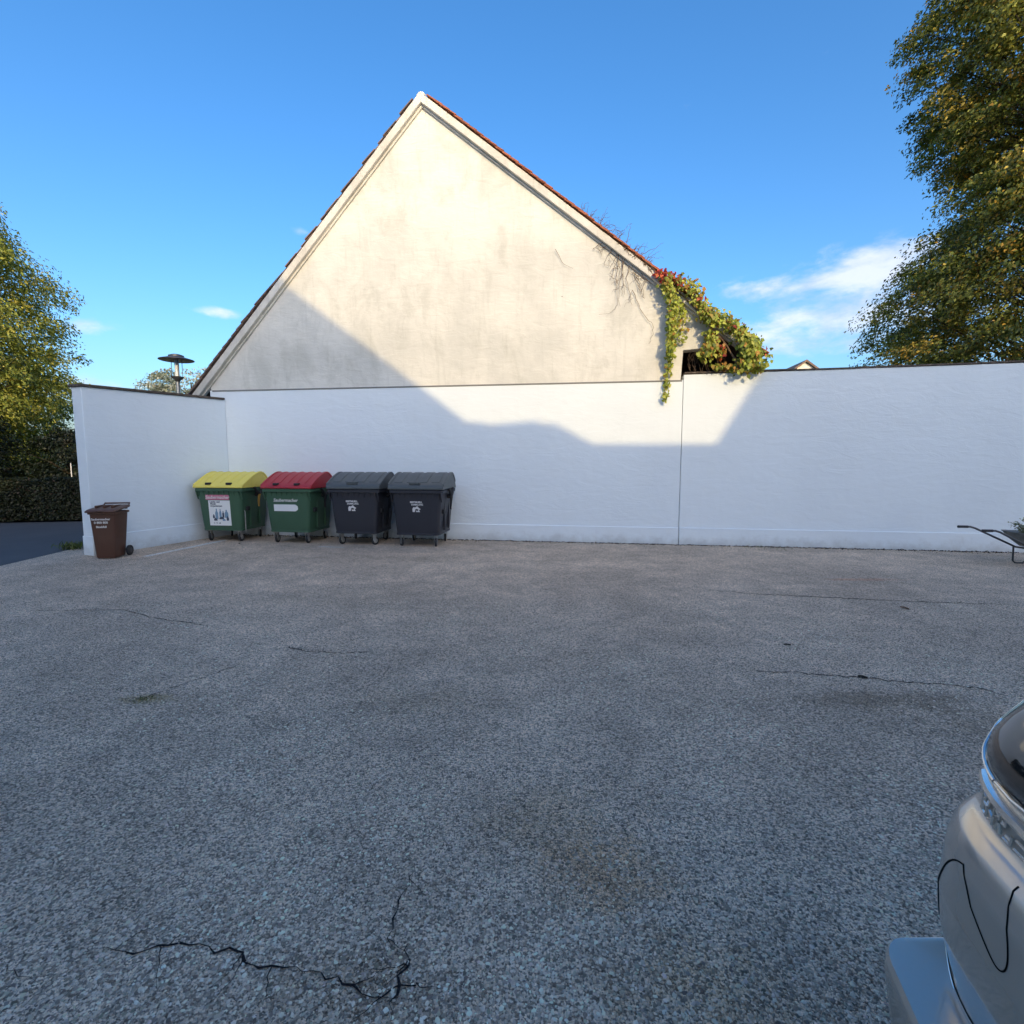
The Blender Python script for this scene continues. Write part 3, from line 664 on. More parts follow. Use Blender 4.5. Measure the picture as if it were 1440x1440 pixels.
for c, x in ((c3, -.04), (c4, .0)):
    text('RESTMUELL', .045, M_PRINT, c, on_front(x, .84, .004), bold=.002); text('SAMMLUNG', .042, M_PRINT, c, on_front(x + .02, .795, .004), bold=.001)
    plate(c, x, .715, 0, 0, M_PRINT, 'emblem', .003, [(-.07, -.055), (-.03, -.055), (-.02, -.01), (.0, -.055), (.07, -.055), (.05, -.02), (.085, .0), (.05, .02), (.02, .055), (-.02, .03), (-.055, .035), (-.075, 0)])
    plate(c, x + .01, .70, 0, 0, M_ANTH, 'emblem_hole', .0045, [(-.03, -.012), (.02, -.018), (.035, .004), (0, .02), (-.025, .012)])
# brown wheelie bin
bp = gp(154, 786.5); brown = empty('wheelie_bin', bp + Vector((-.11, .2, 0)), R(9), label='small brown wheelie bin with white lettering, standing before the return wall', cat='wheelie bin')
rings = [rrect(.135, .145, .03, .012, 4, 0, -.02), rrect(.145, .155, .035, .03, 4, 0, -.018), rrect(.165, .175, .035, .35, 4, 0, -.01), rrect(.185, .20, .035, .72, 4), rrect(.19, .205, .035, .765, 4)]
B().loft(rings).build('body', M_BROWN, brown)
B().loft([rrect(.195, .21, .035, .735, 4), rrect(.207, .222, .035, .74, 4), rrect(.207, .222, .035, .768, 4), rrect(.19, .205, .03, .775, 4)]).build('rim', M_BROWN, brown)
lidr = B()
def lidring(hx, y0, y1, z0, z1): return [(-hx, y0, z0), (hx, y0, z0), (hx, y1, z1), (-hx, y1, z1)]
B().loft([lidring(.215, -.245, .215, .765, .825), lidring(.217, -.25, .22, .79, .85), lidring(.195, -.22, .20, .815, .865), lidring(.15, -.16, .15, .828, .868)]).build('lid', M_BROWN, brown, bevel=.008)
B().box(-.05, .05, -.275, -.235, .785, .80).build('lid_lip', M_BROWN, brown, bevel=.004)
for x in (-.12, 0, .12): B().box(x - .012, x + .012, -.13, .12, .832, .872).build('lid_rib', M_BROWN, brown, bevel=.004)
B().tube([(-.19, .21, .84), (-.19, .255, .885), (.19, .255, .885), (.19, .21, .84)], .014, 8).build('handle', M_BROWN, brown)
B().box(-.17, .17, .20, .225, .79, .85).build('hinge', M_BROWN, brown, bevel=.005)
for sx in (-1, 1):
    wm = Matrix.Translation((sx * .19, .155, .088)) @ Matrix.Rotation(R(90), 4, 'Y')
    wh = B().lathe([(.02, -.02), (.06, -.02), (.084, -.017), (.088, -.008), (.088, .008), (.084, .017), (.06, .02), (.02, .02)], 22, wm).build('wheel', M_BLACK, brown)
    B().lathe([(.001, -.024), (.035, -.024), (.05, -.018), (.05, .018), (.035, .024), (.001, .024)], 14, wm).build('hub', M_DARKMETAL, wh)
B().tube([(-.19, .155, .088), (.19, .155, .088)], .01, 8).build('axle', M_STEEL, brown)
def bfy(z): return np.interp(z, [.03, .35, .72], [-.173, -.185, -.20])
tb = math.atan((bfy(.35) - bfy(.72)) / .37)
for s_, z, sz in (('Saubermacher', .655, .048), ('0 800 800', .60, .05), ('Bioabfall', .53, .046)): text(s_, sz, M_PRINT, brown, Matrix.Translation((-.015, bfy(z) - .004, z)) @ Matrix.Rotation(R(90) + tb, 4, 'X'), bold=.0012)

# ------------------------------------------------------------------ street lamp behind the return wall
lp = at_depth(251, 552, 14.2); lh = at_depth(251, 500, 14.2).z
lamp = empty('street_lamp', (lp.x, lp.y, 0), label='grey post lamp with broad disc hat, rising behind the return wall', cat='street lamp')
B().lathe([(.09, 0), (.09, .5), (.055, .55), (.048, lh - .72), (.05, lh - .70)], 16).build('post', M_STEEL, lamp)
B().lathe([(.05, lh - .70), (.07, lh - .66), (.15, lh - .585), (.155, lh - .565), (.001, lh - .56)], 20).build('collar', M_DARKMETAL, lamp)
B().lathe([(.001, lh - .56), (.055, lh - .555), (.055, lh - .12), (.001, lh - .11)], 14).build('lamp_tube', M_LAMPGLASS, lamp)
for k in range(4):
    a = R(45 + 90 * k); B().tube([(.125 * math.cos(a), .125 * math.sin(a), lh - .57), (.125 * math.cos(a), .125 * math.sin(a), lh - .08)], .008, 6).build('stay', M_DARKMETAL, lamp)
B().lathe([(.001, lh - .10), (.40, lh - .135), (.425, lh - .125), (.42, lh - .11), (.19, lh - .04), (.185, lh), (.10, lh + .03), (.001, lh + .032)], 28).build('hat', M_DARKMETAL, lamp)

# ------------------------------------------------------------------ wheelbarrow
wp = gp(1432, 798)
wb = empty('wheelbarrow', (wp.x + .38, wp.y + .10, 0), WANG + R(2), label='grey wheelbarrow holding soil and plants, its black-gripped handles along the wall', cat='wheelbarrow'); wb.scale = (.89, .89, .89); wb.location.x -= .10
for sy in (-1, 1):
    y = sy * .27
    B().tube([(-.98, y, .635), (-.80, y, .635), (-.72, y, .61), (-.10, y * .75, .30), (.35, y * .5, .24), (.85, y * .25, .20)], .017, 8).build('frame_tube', M_DARKMETAL, wb)
    B().tube([(-1.0, y, .635), (-.84, y, .635)], .023, 10).build('grip', M_BLACK, wb)
    B().tube([(-.12, y * .8, .32), (-.10, y * .85, .05), (-.06, y * .85, .012), (.06, y * .85, .012), (.12, y * .85, .06), (.16, y * .8, .28)], .014, 8).build('leg', M_DARKMETAL, wb)
rings = [[(-.10 + .0, -.18, .33), (.45, -.18, .30), (.45, .18, .30), (-.10, .18, .33)], [(-.30, -.30, .56), (.78, -.30, .50), (.78, .30, .50), (-.30, .30, .56)]]
def trayring(x0, x1, hy, z0, z1, r=.08):
    return [((x0 + x1) / 2 + p[0], p[1], z0 + (z1 - z0) * (((x0 + x1) / 2 + p[0]) - x0) / (x1 - x0)) for p in rrect((x1 - x0) / 2, hy, r, 0, 5)]
B().loft([trayring(-.10, .42, .18, .33, .30), trayring(-.22, .60, .25, .45, .41), trayring(-.30, .76, .30, .57, .53), trayring(-.315, .775, .315, .58, .54), trayring(-.31, .77, .31, .59, .55), trayring(-.285, .745, .285, .575, .535), trayring(-.26, .70, .26, .53, .49)]).build('tray', M_BARROW, wb)
B().loft([trayring(-.262, .702, .262, .52, .485), trayring(-.25, .69, .25, .545, .505), trayring(-.1, .5, .12, .57, .55)]).build('soil', M_PLANTSOIL, wb)
wm = Matrix.Translation((.86, 0, .19)) @ Matrix.Rotation(R(90), 4, 'X')
B().lathe([(.05, -.03), (.11, -.03), (.15, -.04), (.185, -.025), (.19, 0), (.185, .025), (.15, .04), (.11, .03), (.05, .03)], 24, wm).build('wheel', M_BLACK, wb)
def plant(base, hgt, spread, n, cols, name, label, stems=7, leaf=.05, lean=(0, 0)):
    e = empty(name, base, label=label, cat='plant'); b = B(); P = []; Nn = []
    for i in range(stems):
        a = random.uniform(0, 6.28); r = spread * random.uniform(.3, 1); h = hgt * random.uniform(.55, 1)
        pts = [Vector((math.cos(a) * r * u * u + lean[0] * u, math.sin(a) * r * u * u + lean[1] * u, h * u)) for u in np.linspace(0, 1, 5)]
        b.tube(pts, [.004, .0035, .003, .002, .0012], 5)
        for k in range(n // stems):
            u = random.uniform(.2, 1.05); j = min(3, int(u * 4)); p = pts[j].lerp(pts[j + 1], min(1.2, u * 4 - j)); P.append(p + Vector((random.gauss(0, .02), random.gauss(0, .02), random.gauss(0, .012)))); Nn.append((random.gauss(0, .6), random.gauss(0, .6), 1))
    b.build('stem', M_TWIG, e); P = np.array([tuple(p) for p in P]); 
    leaves('foliage', P, np.array(Nn), leaf * rng.uniform(.6, 1.3, len(P)), palette(len(P), cols, [1] * len(cols)), M_LEAF, e, aspect=.45, kind='stuff'); return e
wbm = Matrix.Translation(wb.location) @ Matrix.Rotation(wb.rotation_euler[2], 4, 'Z') @ Matrix.Scale(.89, 4)
plant(wbm @ Vector((.0, 0, .55)), .24, .30, 520, [(.16, .22, .09), (.24, .26, .13), (.10, .15, .05)], 'bedding_plant', 'small sprawling green plant growing in the wheelbarrow soil', 12, .045)
plant(wbm @ Vector((-.16, -.05, .55)), .16, .24, 260, [(.20, .20, .11), (.12, .15, .08)], 'trailing_plant', 'thin dry trailing plant leaning over the wheelbarrow rim toward its handles', 9, .03, (-.12, 0))
plant(wbm @ Vector((.30, .02, .52)), .52, .14, 120, [(.03, .06, .035), (.05, .08, .04)], 'leafy_plant', 'tall dark leafy plant standing upright in the wheelbarrow', 5, .10)

# ------------------------------------------------------------------ vegetation
def grow(trunk_pts, trunk_r, limbs):
    b = B(); b.tube(trunk_pts, trunk_r, 10)
    for pts, r in limbs: b.tube(pts, r, 6)
    return b
def tree(name, label, base, height, radius_fn, z0, n_clump, per, leaf, cols, weights, clump=.55, droop=.3, seed=1, cat='tree', lean=0.0, yellow_out=.0):
    global rng; rng = np.random.default_rng(seed); rd = random.Random(seed)
    e = empty(name, base, label=label, cat=cat)
    tp = [Vector((0, 0, 0)), Vector((rd.gauss(0, .1), rd.gauss(0, .1), height * .3)), Vector((rd.gauss(0, .2), rd.gauss(0, .2), height * .6)), Vector((0, 0, height * .93))]
    limbs = []; cl = []
    for i in range(n_clump):
        u = rng.beta(1.15, 1.25); z = z0 + (height - z0) * u; a = rng.uniform(0, 2 * math.pi); Rr = radius_fn(u, a)
        q = rng.uniform(.30, 1.0) ** .5; q *= rng.uniform(.88, 1.06)
        cl.append((math.cos(a) * Rr * q, math.sin(a) * Rr * q, z, q))
    cl = np.array(cl)
    for i in range(0, n_clump, 6):
        x, y, z, q = cl[i]; zz = max(height * .12, z - math.hypot(x, y) * .6); s0 = Vector((0, 0, zz)); p1 = Vector((x * .5, y * .5, (zz + z) * .5 + .1)); p2 = Vector((x * .96, y * .96, z))
        rr = .02 + .035 * (1 - zz / height); limbs.append(([s0, p1, p2], [rr, rr * .6, .008]))
    grow(tp, [height * .022, height * .018, height * .012, .02], limbs).build('trunk', M_BARK, e)
    N = n_clump * per; ci = np.repeat(np.arange(n_clump), per); cs = clump * rng.uniform(.6, 1.3, n_clump)[ci]
    off = rng.normal(size=(N, 3)); off /= np.linalg.norm(off, axis=1, keepdims=True); off *= (rng.uniform(0, 1, (N, 1)) ** .45) * cs[:, None]; off[:, 2] *= .55
    outd = cl[ci][:, :3].copy(); outd[:, 2] = 0; outd /= np.linalg.norm(outd, axis=1, keepdims=True) + 1e-6
    rad = (off * outd).sum(1); off[:, 2] -= droop * np.clip(rad, 0, None)
    pos = cl[ci][:, :3] + off
    nrm = outd * .5 + off * .6 + rng.normal(size=(N, 3)) * .55 + np.array([0, 0, .7])
    ctint = rng.choice(len(cols), n_clump, p=np.array(weights) / sum(weights)); li = np.where(rng.uniform(size=N) < .6, ctint[ci], rng.choice(len(cols), N, p=np.array(weights) / sum(weights)))
    col = palette(N, cols, weights, .22, li)
    leaves('crown', pos, nrm, leaf * rng.uniform(.6, 1.35, N), col, M_LEAF, e, axis=outd + np.array([0, 0, -.5]), kind='stuff'); return e
GREENS = [(.10, .13, .025), (.15, .17, .03), (.06, .09, .02), (.22, .19, .035), (.27, .17, .03)]
# right: big hornbeam-like tree; radius toward the camera-left follows the photographed outline
def prof(tab):
    zs, rs = [t[0] for t in tab], [t[1] for t in tab]
    return lambda u, a: float(np.interp(u, zs, rs)) * (1 + .07 * math.sin(3 * a + 9 * u) + .05 * math.sin(7 * a - 5 * u))
TRX, TRY, TRH = 17.2, 15.2, 20.0
def ext(px, py):   # u and radius seen at the left outline
    v = ray(px, py); t = TRY / v.y; return v.x * t, CAMH + v.z * t
tabR = []
for px, py in ((1228, 522), (1212, 500), (1203, 455), (1222, 410), (1215, 375), (1262, 345), (1258, 320), (1280, 285), (1312, 240), (1302, 210), (1285, 165), (1270, 110), (1272, 50), (1270, 0)):
    X, Z = ext(px, py); tabR.append(((Z - 2.2) / (TRH - 2.2), TRX - X - (1.45 if Z > 9 else 1.15)))
tabR = [(0, 5.2)] + tabR + [(tabR[-1][0] + .12, tabR[-1][1] * .9), (.97, 2.0), (1, .4)]
tree('hornbeam_tree', 'huge yellowing tree rising behind the right-hand boundary wall', (TRX, TRY, 0), TRH, prof(tabR), 2.2, 3000, 140, .108, [(.17, .20, .04), (.28, .29, .06), (.09, .11, .03), (.55, .41, .08), (.60, .36, .06)], [3.2, 3.2, 2.6, 1.4, .5], clump=.56, droop=.55, seed=5)
tabL = [(0, 3.2), (.2, 4.3), (.4, 4.5), (.6, 4.0), (.8, 2.9), (.93, 1.5), (1, .3)]
tree('maple_tree', 'sunlit round-crowned green tree standing across the road behind the hedge', (-20.6, 18.2, 0), 12.0, prof(tabL), 1.6, 1000, 130, .112, [(.24, .28, .05), (.38, .38, .07), (.12, .15, .03), (.48, .42, .08)], [3, 3, 1.5, 1.3], clump=.75, droop=.35, seed=8)
tree('maple_tree', 'smaller green tree just past the return wall, beside the round-crowned one', (-22.2, 22.5, 0), 6.4, prof([(0, 2.4), (.3, 3.0), (.7, 2.4), (1, .4)]), .8, 260, 100, .12, [(.15, .17, .035), (.22, .21, .05), (.09, .10, .025)], [2, 2, 1], clump=.6, seed=21)
for i, (x, y, h, r_) in enumerate(((-17.2, 16.2, 3.4, 1.5), (-20.5, 15.8, 4.2, 2.0), (-15.0, 17.5, 2.6, 1.3), (-24.5, 15.0, 4.6, 2.2))):
    tree('evergreen_shrub', ['dark evergreen shrub behind the hedge, midway along it', 'dark broad evergreen shrub under the round-crowned tree', 'dark evergreen shrub behind the hedge, close to the return wall', 'dark tall evergreen shrub at the road-side end of the hedge'][i], (x, y, 0), h, prof([(0, r_), (.5, r_), (.85, r_ * .7), (1, .2)]), .2, 150, 90, .09, [(.014, .022, .009), (.022, .032, .012), (.010, .014, .007)], [2, 1, 1], clump=.4, seed=30 + i, cat='shrub')
# pale silver shrub behind the return wall
sp_ = at_depth(268, 530, 16.5)
tree('silver_shrub', 'pale silvery shrub showing above the return wall around the street lamp', (sp_.x, sp_.y, 0), at_depth(265, 524, 16.5).z, lambda u, a: float(np.interp(u, [0, .5, .85, .96, 1], [1.0, 1.5, 1.5, 1.35, .9])), .6, 520, 90, .075, [(.45, .47, .40), (.35, .38, .30), (.24, .27, .18), (.55, .56, .5)], [2, 2, 1, 1], clump=.26, seed=44, cat='shrub')
sp2 = at_depth(222, 540, 17.5)
tree('silver_shrub', 'sparse low silvery shrub beside the pale one, above the return wall coping', (sp2.x, sp2.y, 0), at_depth(225, 528, 17.5).z, lambda u, a: float(np.interp(u, [0, .6, 1], [.4, .6, .12])), .6, 50, 36, .07, [(.30, .34, .25), (.20, .24, .16)], [1, 1], clump=.22, seed=45, cat='shrub')
# clipped hedge along the road
rng = np.random.default_rng(3)
hc0 = h0 - hd * 9; hlen = 21; hn = Vector((-hd.y, hd.x, 0)); hnf = -hn
hedge = empty('clipped_hedge', hc0, math.atan2(hd.y, hd.x), label='dark low clipped hedge along the far side of the road', cat='hedge')
HH, HWD = 1.13, .9; N = 70000
fx = rng.uniform(0, hlen, N); side = rng.uniform(size=N)
pos = np.stack([fx, np.where(side < .62, .08 + np.abs(rng.normal(size=N)) * .06, rng.uniform(.06, HWD, N)), np.where(side < .62, rng.uniform(.03, HH, N), HH - np.abs(rng.normal(size=N)) * .05)], 1)
pos[:, 1] += .05 * np.sin(fx * 2.1) + .04 * np.sin(fx * 5.3 + 1); pos[:, 2] += np.where(side < .62, 0, .04 * np.sin(fx * 3.1) + .03 * np.sin(fx * 7))
nrm = np.where((side < .62)[:, None], np.array([[0, -1, .4]]), np.array([[0, -.2, 1]])) + rng.normal(size=(N, 3)) * .5
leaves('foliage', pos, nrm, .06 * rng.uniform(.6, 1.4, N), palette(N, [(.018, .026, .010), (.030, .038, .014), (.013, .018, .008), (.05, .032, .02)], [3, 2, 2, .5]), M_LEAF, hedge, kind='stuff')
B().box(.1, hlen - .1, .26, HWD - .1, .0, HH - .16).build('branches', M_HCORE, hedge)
mp = at_depth(101, 671, 15.2)
post = empty('marker_post', (mp.x, mp.y, 0), label='thin white marker post standing in the hedge near the return wall', cat='post')
B().lathe([(.014, 0), (.014, 1.5), (.009, 1.53), (.001, 1.54)], 8).build('shaft', M_PRINT, post)
B().lathe([(.03, 0), (.02, .06), (.014, .08)], 8).build('foot', M_DARKMETAL, post)

# virginia creeper on the gable corner
rng = np.random.default_rng(17)
iv = empty('creeper_vine', W(pw(985, 525)[0], 0, hS), WANG, label='green and red creeper spilling over the right roof verge and hanging down the wall', cat='vine')
IO = Vector((pw(985, 525)[0], 0, hS))
P, Cc, Ns = [], [], []
IG = np.array([(.38, .44, .07), (.48, .49, .10), (.24, .31, .055), (.13, .18, .04)]); IR = np.array([(.42, .045, .05), (.34, .06, .04), (.50, .12, .05)]); IOr = np.array([(.50, .26, .06), (.45, .32, .07)])
def ivy(path, wpx, n, d0, d1, red=0.0, orange=.1):
    path = np.array(path, float); seg = np.linalg.norm(np.diff(path, axis=0), axis=1); cum = np.concatenate([[0], np.cumsum(seg)])
    for _ in range(int(n * 1.3)):
        s_ = rng.uniform(0, cum[-1]); x = np.interp(s_, cum, path[:, 0]); y = np.interp(s_, cum, path[:, 1]); wl = wpx if not isinstance(wpx, tuple) else np.interp(s_ / cum[-1], [0, 1], wpx)
        x += np.clip(rng.normal(), -2, 2) * wl * .5; y += np.clip(rng.normal(), -2, 2) * wl * .5
        a, h = pw(x, y); d = d0 + (d1 - d0) * rng.uniform() ** 1.3
        P.append((a - IO.x, -d, h - IO.z)); u = rng.uniform()
        Cc.append(IR[rng.integers(3)] if u < red else (IOr[rng.integers(2)] if u < red + orange else IG[rng.choice(4, p=[.4, .3, .2, .1])]))
        Ns.append((rng.normal() * .5, -1 + rng.normal() * .4, .55 + rng.normal() * .4))
ivy([(932, 402), (945, 430), (942, 470), (940, 505)], (10, 6), 520, .10, .34)
ivy([(940, 500), (938, 530), (936, 548), (934, 564)], (6, 4), 80, .04, .14)
ivy([(922, 388), (935, 394), (955, 400)], 7, 110, .10, .3, red=.8, orange=.1)
ivy([(945, 402), (968, 408), (985, 438), (1000, 452)], 11, 340, .08, .32, red=.10, orange=.22)
ivy([(985, 445), (1010, 455), (1030, 466), (1050, 488), (1068, 514)], 12, 640, .05, .38, red=.02, orange=.15)
ivy([(1045, 480), (1052, 505), (1040, 518)], 14, 520, .05, .4)
ivy([(995, 470), (998, 495), (985, 505)], 9, 220, .05, .3, orange=.25)
ivy([(1005, 478), (1014, 500)], 8, 70, -.1, .2, red=.3, orange=.4)
ivy([(1000, 517), (1040, 521), (1072, 521)], 5, 140, .02, .18, orange=.35)
ivy([(955, 430), (962, 455), (957, 480)], 7, 60, .04, .12)
leaves('foliage', np.array(P), np.array(Ns), .074 * rng.uniform(.45, 1.5, len(P)), np.array(Cc) * (1 + rng.normal(size=(len(P), 1)) * .2).clip(.5, 1.5), M_LEAF, iv, aspect=.75, axis=np.array([[0, -.1, -1.0]]), kind='stuff')
st = B(); rd = random.Random(4)
def stem(pts, r0, r1, d=.02):
    pp = []
    for x, y in pts:
        a, h = pw(x, y); pp.append(Vector((a - IO.x, -d - rd.uniform(0, .02), h - IO.z)))
    fine = []
    for i in range(len(pp) - 1):
        for k in range(4): fine.append(pp[i].lerp(pp[i + 1], k / 4) + Vector((rd.gauss(0, .012), 0, rd.gauss(0, .012))))
    fine.append(pp[-1]); n = len(fine); st.tube(fine, [r0 + (r1 - r0) * i / (n - 1) for i in range(n)], 5)
stem([(1040, 524), (1020, 490), (985, 445), (935, 398), (905, 370)], .02, .008, .12)
stem([(948, 405), (944, 440), (940, 480), (938, 530), (932, 562)], .012, .003, .06)
for (x, y, x2, y2) in ((872, 350, 868, 430), (862, 352, 850, 375), (880, 362, 872, 432), (888, 372, 900, 410), (868, 356, 866, 400), (893, 385, 905, 420), (850, 340, 833, 352), (884, 366, 889, 430), (876, 356, 878, 415), (866, 350, 857, 395), (900, 385, 915, 400), (858, 345, 845, 350), (905, 392, 885, 380)):
    m = ((x + x2) / 2 + rd.uniform(-5, 5), (y + y2) / 2 + rd.uniform(-3, 3)); stem([(x, y), m, (x2, y2)], .006, .0022)
    for _ in range(3):
        u = rd.uniform(.3, .9); bx, by = x + (x2 - x) * u, y + (y2 - y) * u; stem([(bx, by), (bx + rd.uniform(-12, 12), by + rd.uniform(4, 14))], .0035, .0016)
stem([(889, 410), (900, 435), (917, 455), (918, 470), (912, 484)], .005, .002); stem([(868, 428), (860, 440), (842, 443)], .004, .002); stem([(782, 352), (788, 368), (806, 378)], .005, .002)
for _ in range(70):   # dry twigs standing off the verge
    u = rd.random(); x = 818 + 100 * u; y = 300 + 85 * u + rd.uniform(-4, 4); L = rd.uniform(6, 18) * (1.6 if rd.random() < .2 else 1); ang = rd.uniform(-2.6, -.2)
    stem([(x, y), (x + L * .5 * math.cos(ang), y + L * .5 * math.sin(ang) + rd.uniform(-2, 2)), (x + L * math.cos(ang + .3), y + L * math.sin(ang + .3))], .005, .0018, .1)
for (x, y, x2, y2) in ((893, 362, 905, 345), (905, 372, 928, 356), (900, 365, 932, 345), (880, 345, 888, 318), (845, 315, 854, 302)): stem([(x, y), ((x + x2) / 2, (y + y2) / 2 - 2), (x2, y2)], .006, .002, .1)
for _ in range(14):
    x = rd.uniform(965, 1035); stem([(x, 522), (x + rd.uniform(-6, 6), 505), (x + rd.uniform(-8, 8), rd.uniform(492, 500))], .004, .0015, .0)
st.build('stem', M_TWIG, iv, kind='stuff')

# distant house peeping over the wall
dh = at_depth(1133, 509, 42)
far_h = empty('far_house', (dh.x, dh.y, 0), R(-8), label='distant cream house whose gable tip shows over the boundary wall', cat='house')
hz = dh.z; B().prism([(-4.5, 0), (4.5, 0), (4.5, hz - 4.5 * .75), (0, hz), (-4.5, hz - 4.5 * .75)], 'y', 0, 10).build('wall', M_CREAM, far_h)
for s_ in (-1, 1):
    B().prism([(0, hz + .003), (s_ * 4.8, hz - 4.8 * .75 + .003), (s_ * 4.8, hz - 4.8 * .75 + .16), (0, hz + .16)], 'y', -.25, 10.2).build('roof', M_TILED, far_h)
B().box(-2.6, -2.1, 4, 4.5, hz - 2.2, hz - .6).build('chimney', M_DARKMETAL, far_h)

# ------------------------------------------------------------------ small debris
rng = np.random.default_rng(9)
def pebbles(name, pts, s0, s1, mat, **kw):
    b = B()
    for p in pts:
        s_ = rng.uniform(s0, s1); vs = []
        m = Matrix.Rotation(rng.uniform(0, 6.28), 3, 'Z')
        for q in ((1, 0, 0), (0, .8, 0), (-1, .1, 0), (0, -.7, 0), (.1, .1, .6), (0, 0, -.4)): vs.append(Vector(p) + m @ Vector((q[0] * s_ * rng.uniform(.7, 1.2), q[1] * s_, q[2] * s_ + s_ * .3)))
        b.add(vs, [(0, 1, 4), (1, 2, 4), (2, 3, 4), (3, 0, 4), (1, 0, 5), (2, 1, 5), (3, 2, 5), (0, 3, 5)])
    return b.build(name, mat, smooth=False, **kw)
pts = [tuple(W(rng.uniform(.1, AEND - 1), .022 + abs(rng.normal()) * .05, 0)) for _ in range(1500)]
pebbles('grit', pts, .006, .022, M_CRACK, label='dark grit and leaf litter gathered along the wall foot', cat='grit', kind='stuff')
def chips(name, n, mat, **kw):
    u = rng.uniform(0, 1, n); Y = .55 + 5.2 * u ** 1.25; X = rng.uniform(-1, 1, n) * (Y * 1.12 + .5); keep = X < .52 + (Y > 1.12) * 9; X, Y = X[keep], Y[keep]; n = len(X)
    sz = np.exp(rng.normal(math.log(.0048), .38, n)).clip(.002, .0095); a = rng.uniform(0, 6.283, n); el_ = rng.uniform(.55, 1.0, n)
    base = np.array([(1, 0, 0), (.25, .9, 0), (-.7, .75, 0), (-1, -.15, 0), (-.2, -.95, 0), (.75, -.65, 0), (.3, .15, .55), (-.35, -.05, .5)])
    fc = np.array([(0, 1, 6), (1, 2, 7), (1, 7, 6), (2, 3, 7), (3, 4, 7), (4, 6, 7), (4, 5, 6), (5, 0, 6)], np.int32)
    v = base[None] * sz[:, None, None] * rng.uniform(.72, 1.25, (n, 8, 1)); v[:, :, 1] *= el_[:, None]
    c_, s_ = np.cos(a)[:, None], np.sin(a)[:, None]; vx = v[:, :, 0] * c_ - v[:, :, 1] * s_; vy = v[:, :, 0] * s_ + v[:, :, 1] * c_
    V = np.stack([vx + X[:, None], vy + Y[:, None], v[:, :, 2] - sz[:, None] * .06 + .0004], 2).astype(np.float32)
    me = bpy.data.meshes.new(name); me.vertices.add(n * 8); me.vertices.foreach_set('co', V.ravel())
    F_ = (fc[None] + (np.arange(n, dtype=np.int32) * 8)[:, None, None]).ravel(); nf = n * 8
    me.loops.add(nf * 3); me.loops.foreach_set('vertex_index', F_); me.polygons.add(nf); me.polygons.foreach_set('loop_start', np.arange(0, nf * 3, 3, dtype=np.int32)); me.update(calc_edges=True)
    g = np.interp(rng.uniform(0, 1, n), [0, .3, .6, .85, 1], [.13, .26, .46, .74, .80]); tint = np.array([[1.22, 1.0, .76]]) * (1 + rng.normal(size=(n, 3)) * .035)
    patchy = 1 + .12 * np.sin(X * 2.3 + Y * 1.7) + .10 * np.sin(X * 5.1 - Y * 4.3 + 1); col = (g * patchy)[:, None] * tint
    c4 = np.ones((n, 8, 4), np.float32); c4[:, :, :3] = np.clip(col, 0, .9)[:, None]; at = me.attributes.new('tint', 'FLOAT_COLOR', 'POINT'); at.data.foreach_set('color', c4.ravel())
    me.materials.append(mat); return tag(link(bpy.data.objects.new(name, me), ground_lot), **kw)
def _chip(t, p):
    a = t.n.new('ShaderNodeAttribute'); a.attribute_name = 'tint'; t.put(p.inputs['Base Color'], a.outputs['Color'])
chips('stone_chips', 120000, M('stone_chip', rough=.8, spec=.3, build=_chip), kind='stuff')
P = []
for _ in range(260):
    q = W(rng.uniform(.2, AEND - 2), .03 + abs(rng.normal()) * .09, 0); P.append((q.x, q.y, rng.uniform(.006, .02)))
leaves('leaf_litter', np.array(P), np.stack([rng.normal(size=260) * .5, rng.normal(size=260) * .5, np.ones(260)], 1), rng.uniform(.02, .055, 260), palette(260, [(.16, .09, .04), (.09, .06, .035), (.22, .15, .05)], [1, 1, .6]), M_LEAF, label='scattered dry leaf scraps lying along the foot of the long white wall', cat='leaf litter', kind='stuff')
for i, (x, y, s_, lab) in enumerate(((1272, 856, .05, 'curled ochre leaf lying alone on the asphalt before the boundary wall'), (1107, 908, .028, 'small dark fallen leaf lying on bare asphalt in front of the boundary wall'), (1213, 954, .03, 'dark fallen leaf lying on the long crack near the car'), (337, 765, .04, 'dark leaf scrap lying beside the worn white line'))):
    q = gp(x, y); b = B(); ring = []
    for k in range(9):
        t = k / 8; ww = s_ * .45 * math.sin(math.pi * (t * .92 + .04)); c_ = .004 * math.sin(t * 3); ring.append([(-s_ + 2 * s_ * t, -ww, .012 + c_), (-s_ + 2 * s_ * t, 0, .004 + c_), (-s_ + 2 * s_ * t, ww, .016 + c_)])
    b.loft(ring, False, False, closed=False)
    o = b.build('fallen_leaf', M_DRYLEAF if i == 0 else M_PLANTSOIL, label=lab, cat='leaf', group='fallen leaves on the asphalt'); o.location = (q.x, q.y, 0.0); o.rotation_euler = (0, 0, rng.uniform(0, 6))
def tuft(px, py, n, h, sp, label):
    q = gp(px, py); P = np.stack([rng.normal(size=n) * sp, rng.normal(size=n) * sp * .6, rng.uniform(.1, .6, n) * h], 1); ax = np.stack([rng.normal(size=n) * .5, rng.normal(size=n) * .5, np.ones(n)], 1)
    o = leaves('grass_tuft', P, np.stack([rng.normal(size=n), rng.normal(size=n), rng.normal(size=n) * .3], 1), h * rng.uniform(.6, 1.2, n), palette(n, [(.09, .13, .03), (.13, .15, .05)], [1, 1]), M_LEAF, aspect=.12, axis=ax, label=label, cat='grass', kind='stuff'); o.location = q
tuft(103, 772, 160, .16, .12, 'green grass tuft at the road end of the return wall')
tuft(206, 983, 60, .03, .05, 'tiny moss and grass patch in an asphalt crack')
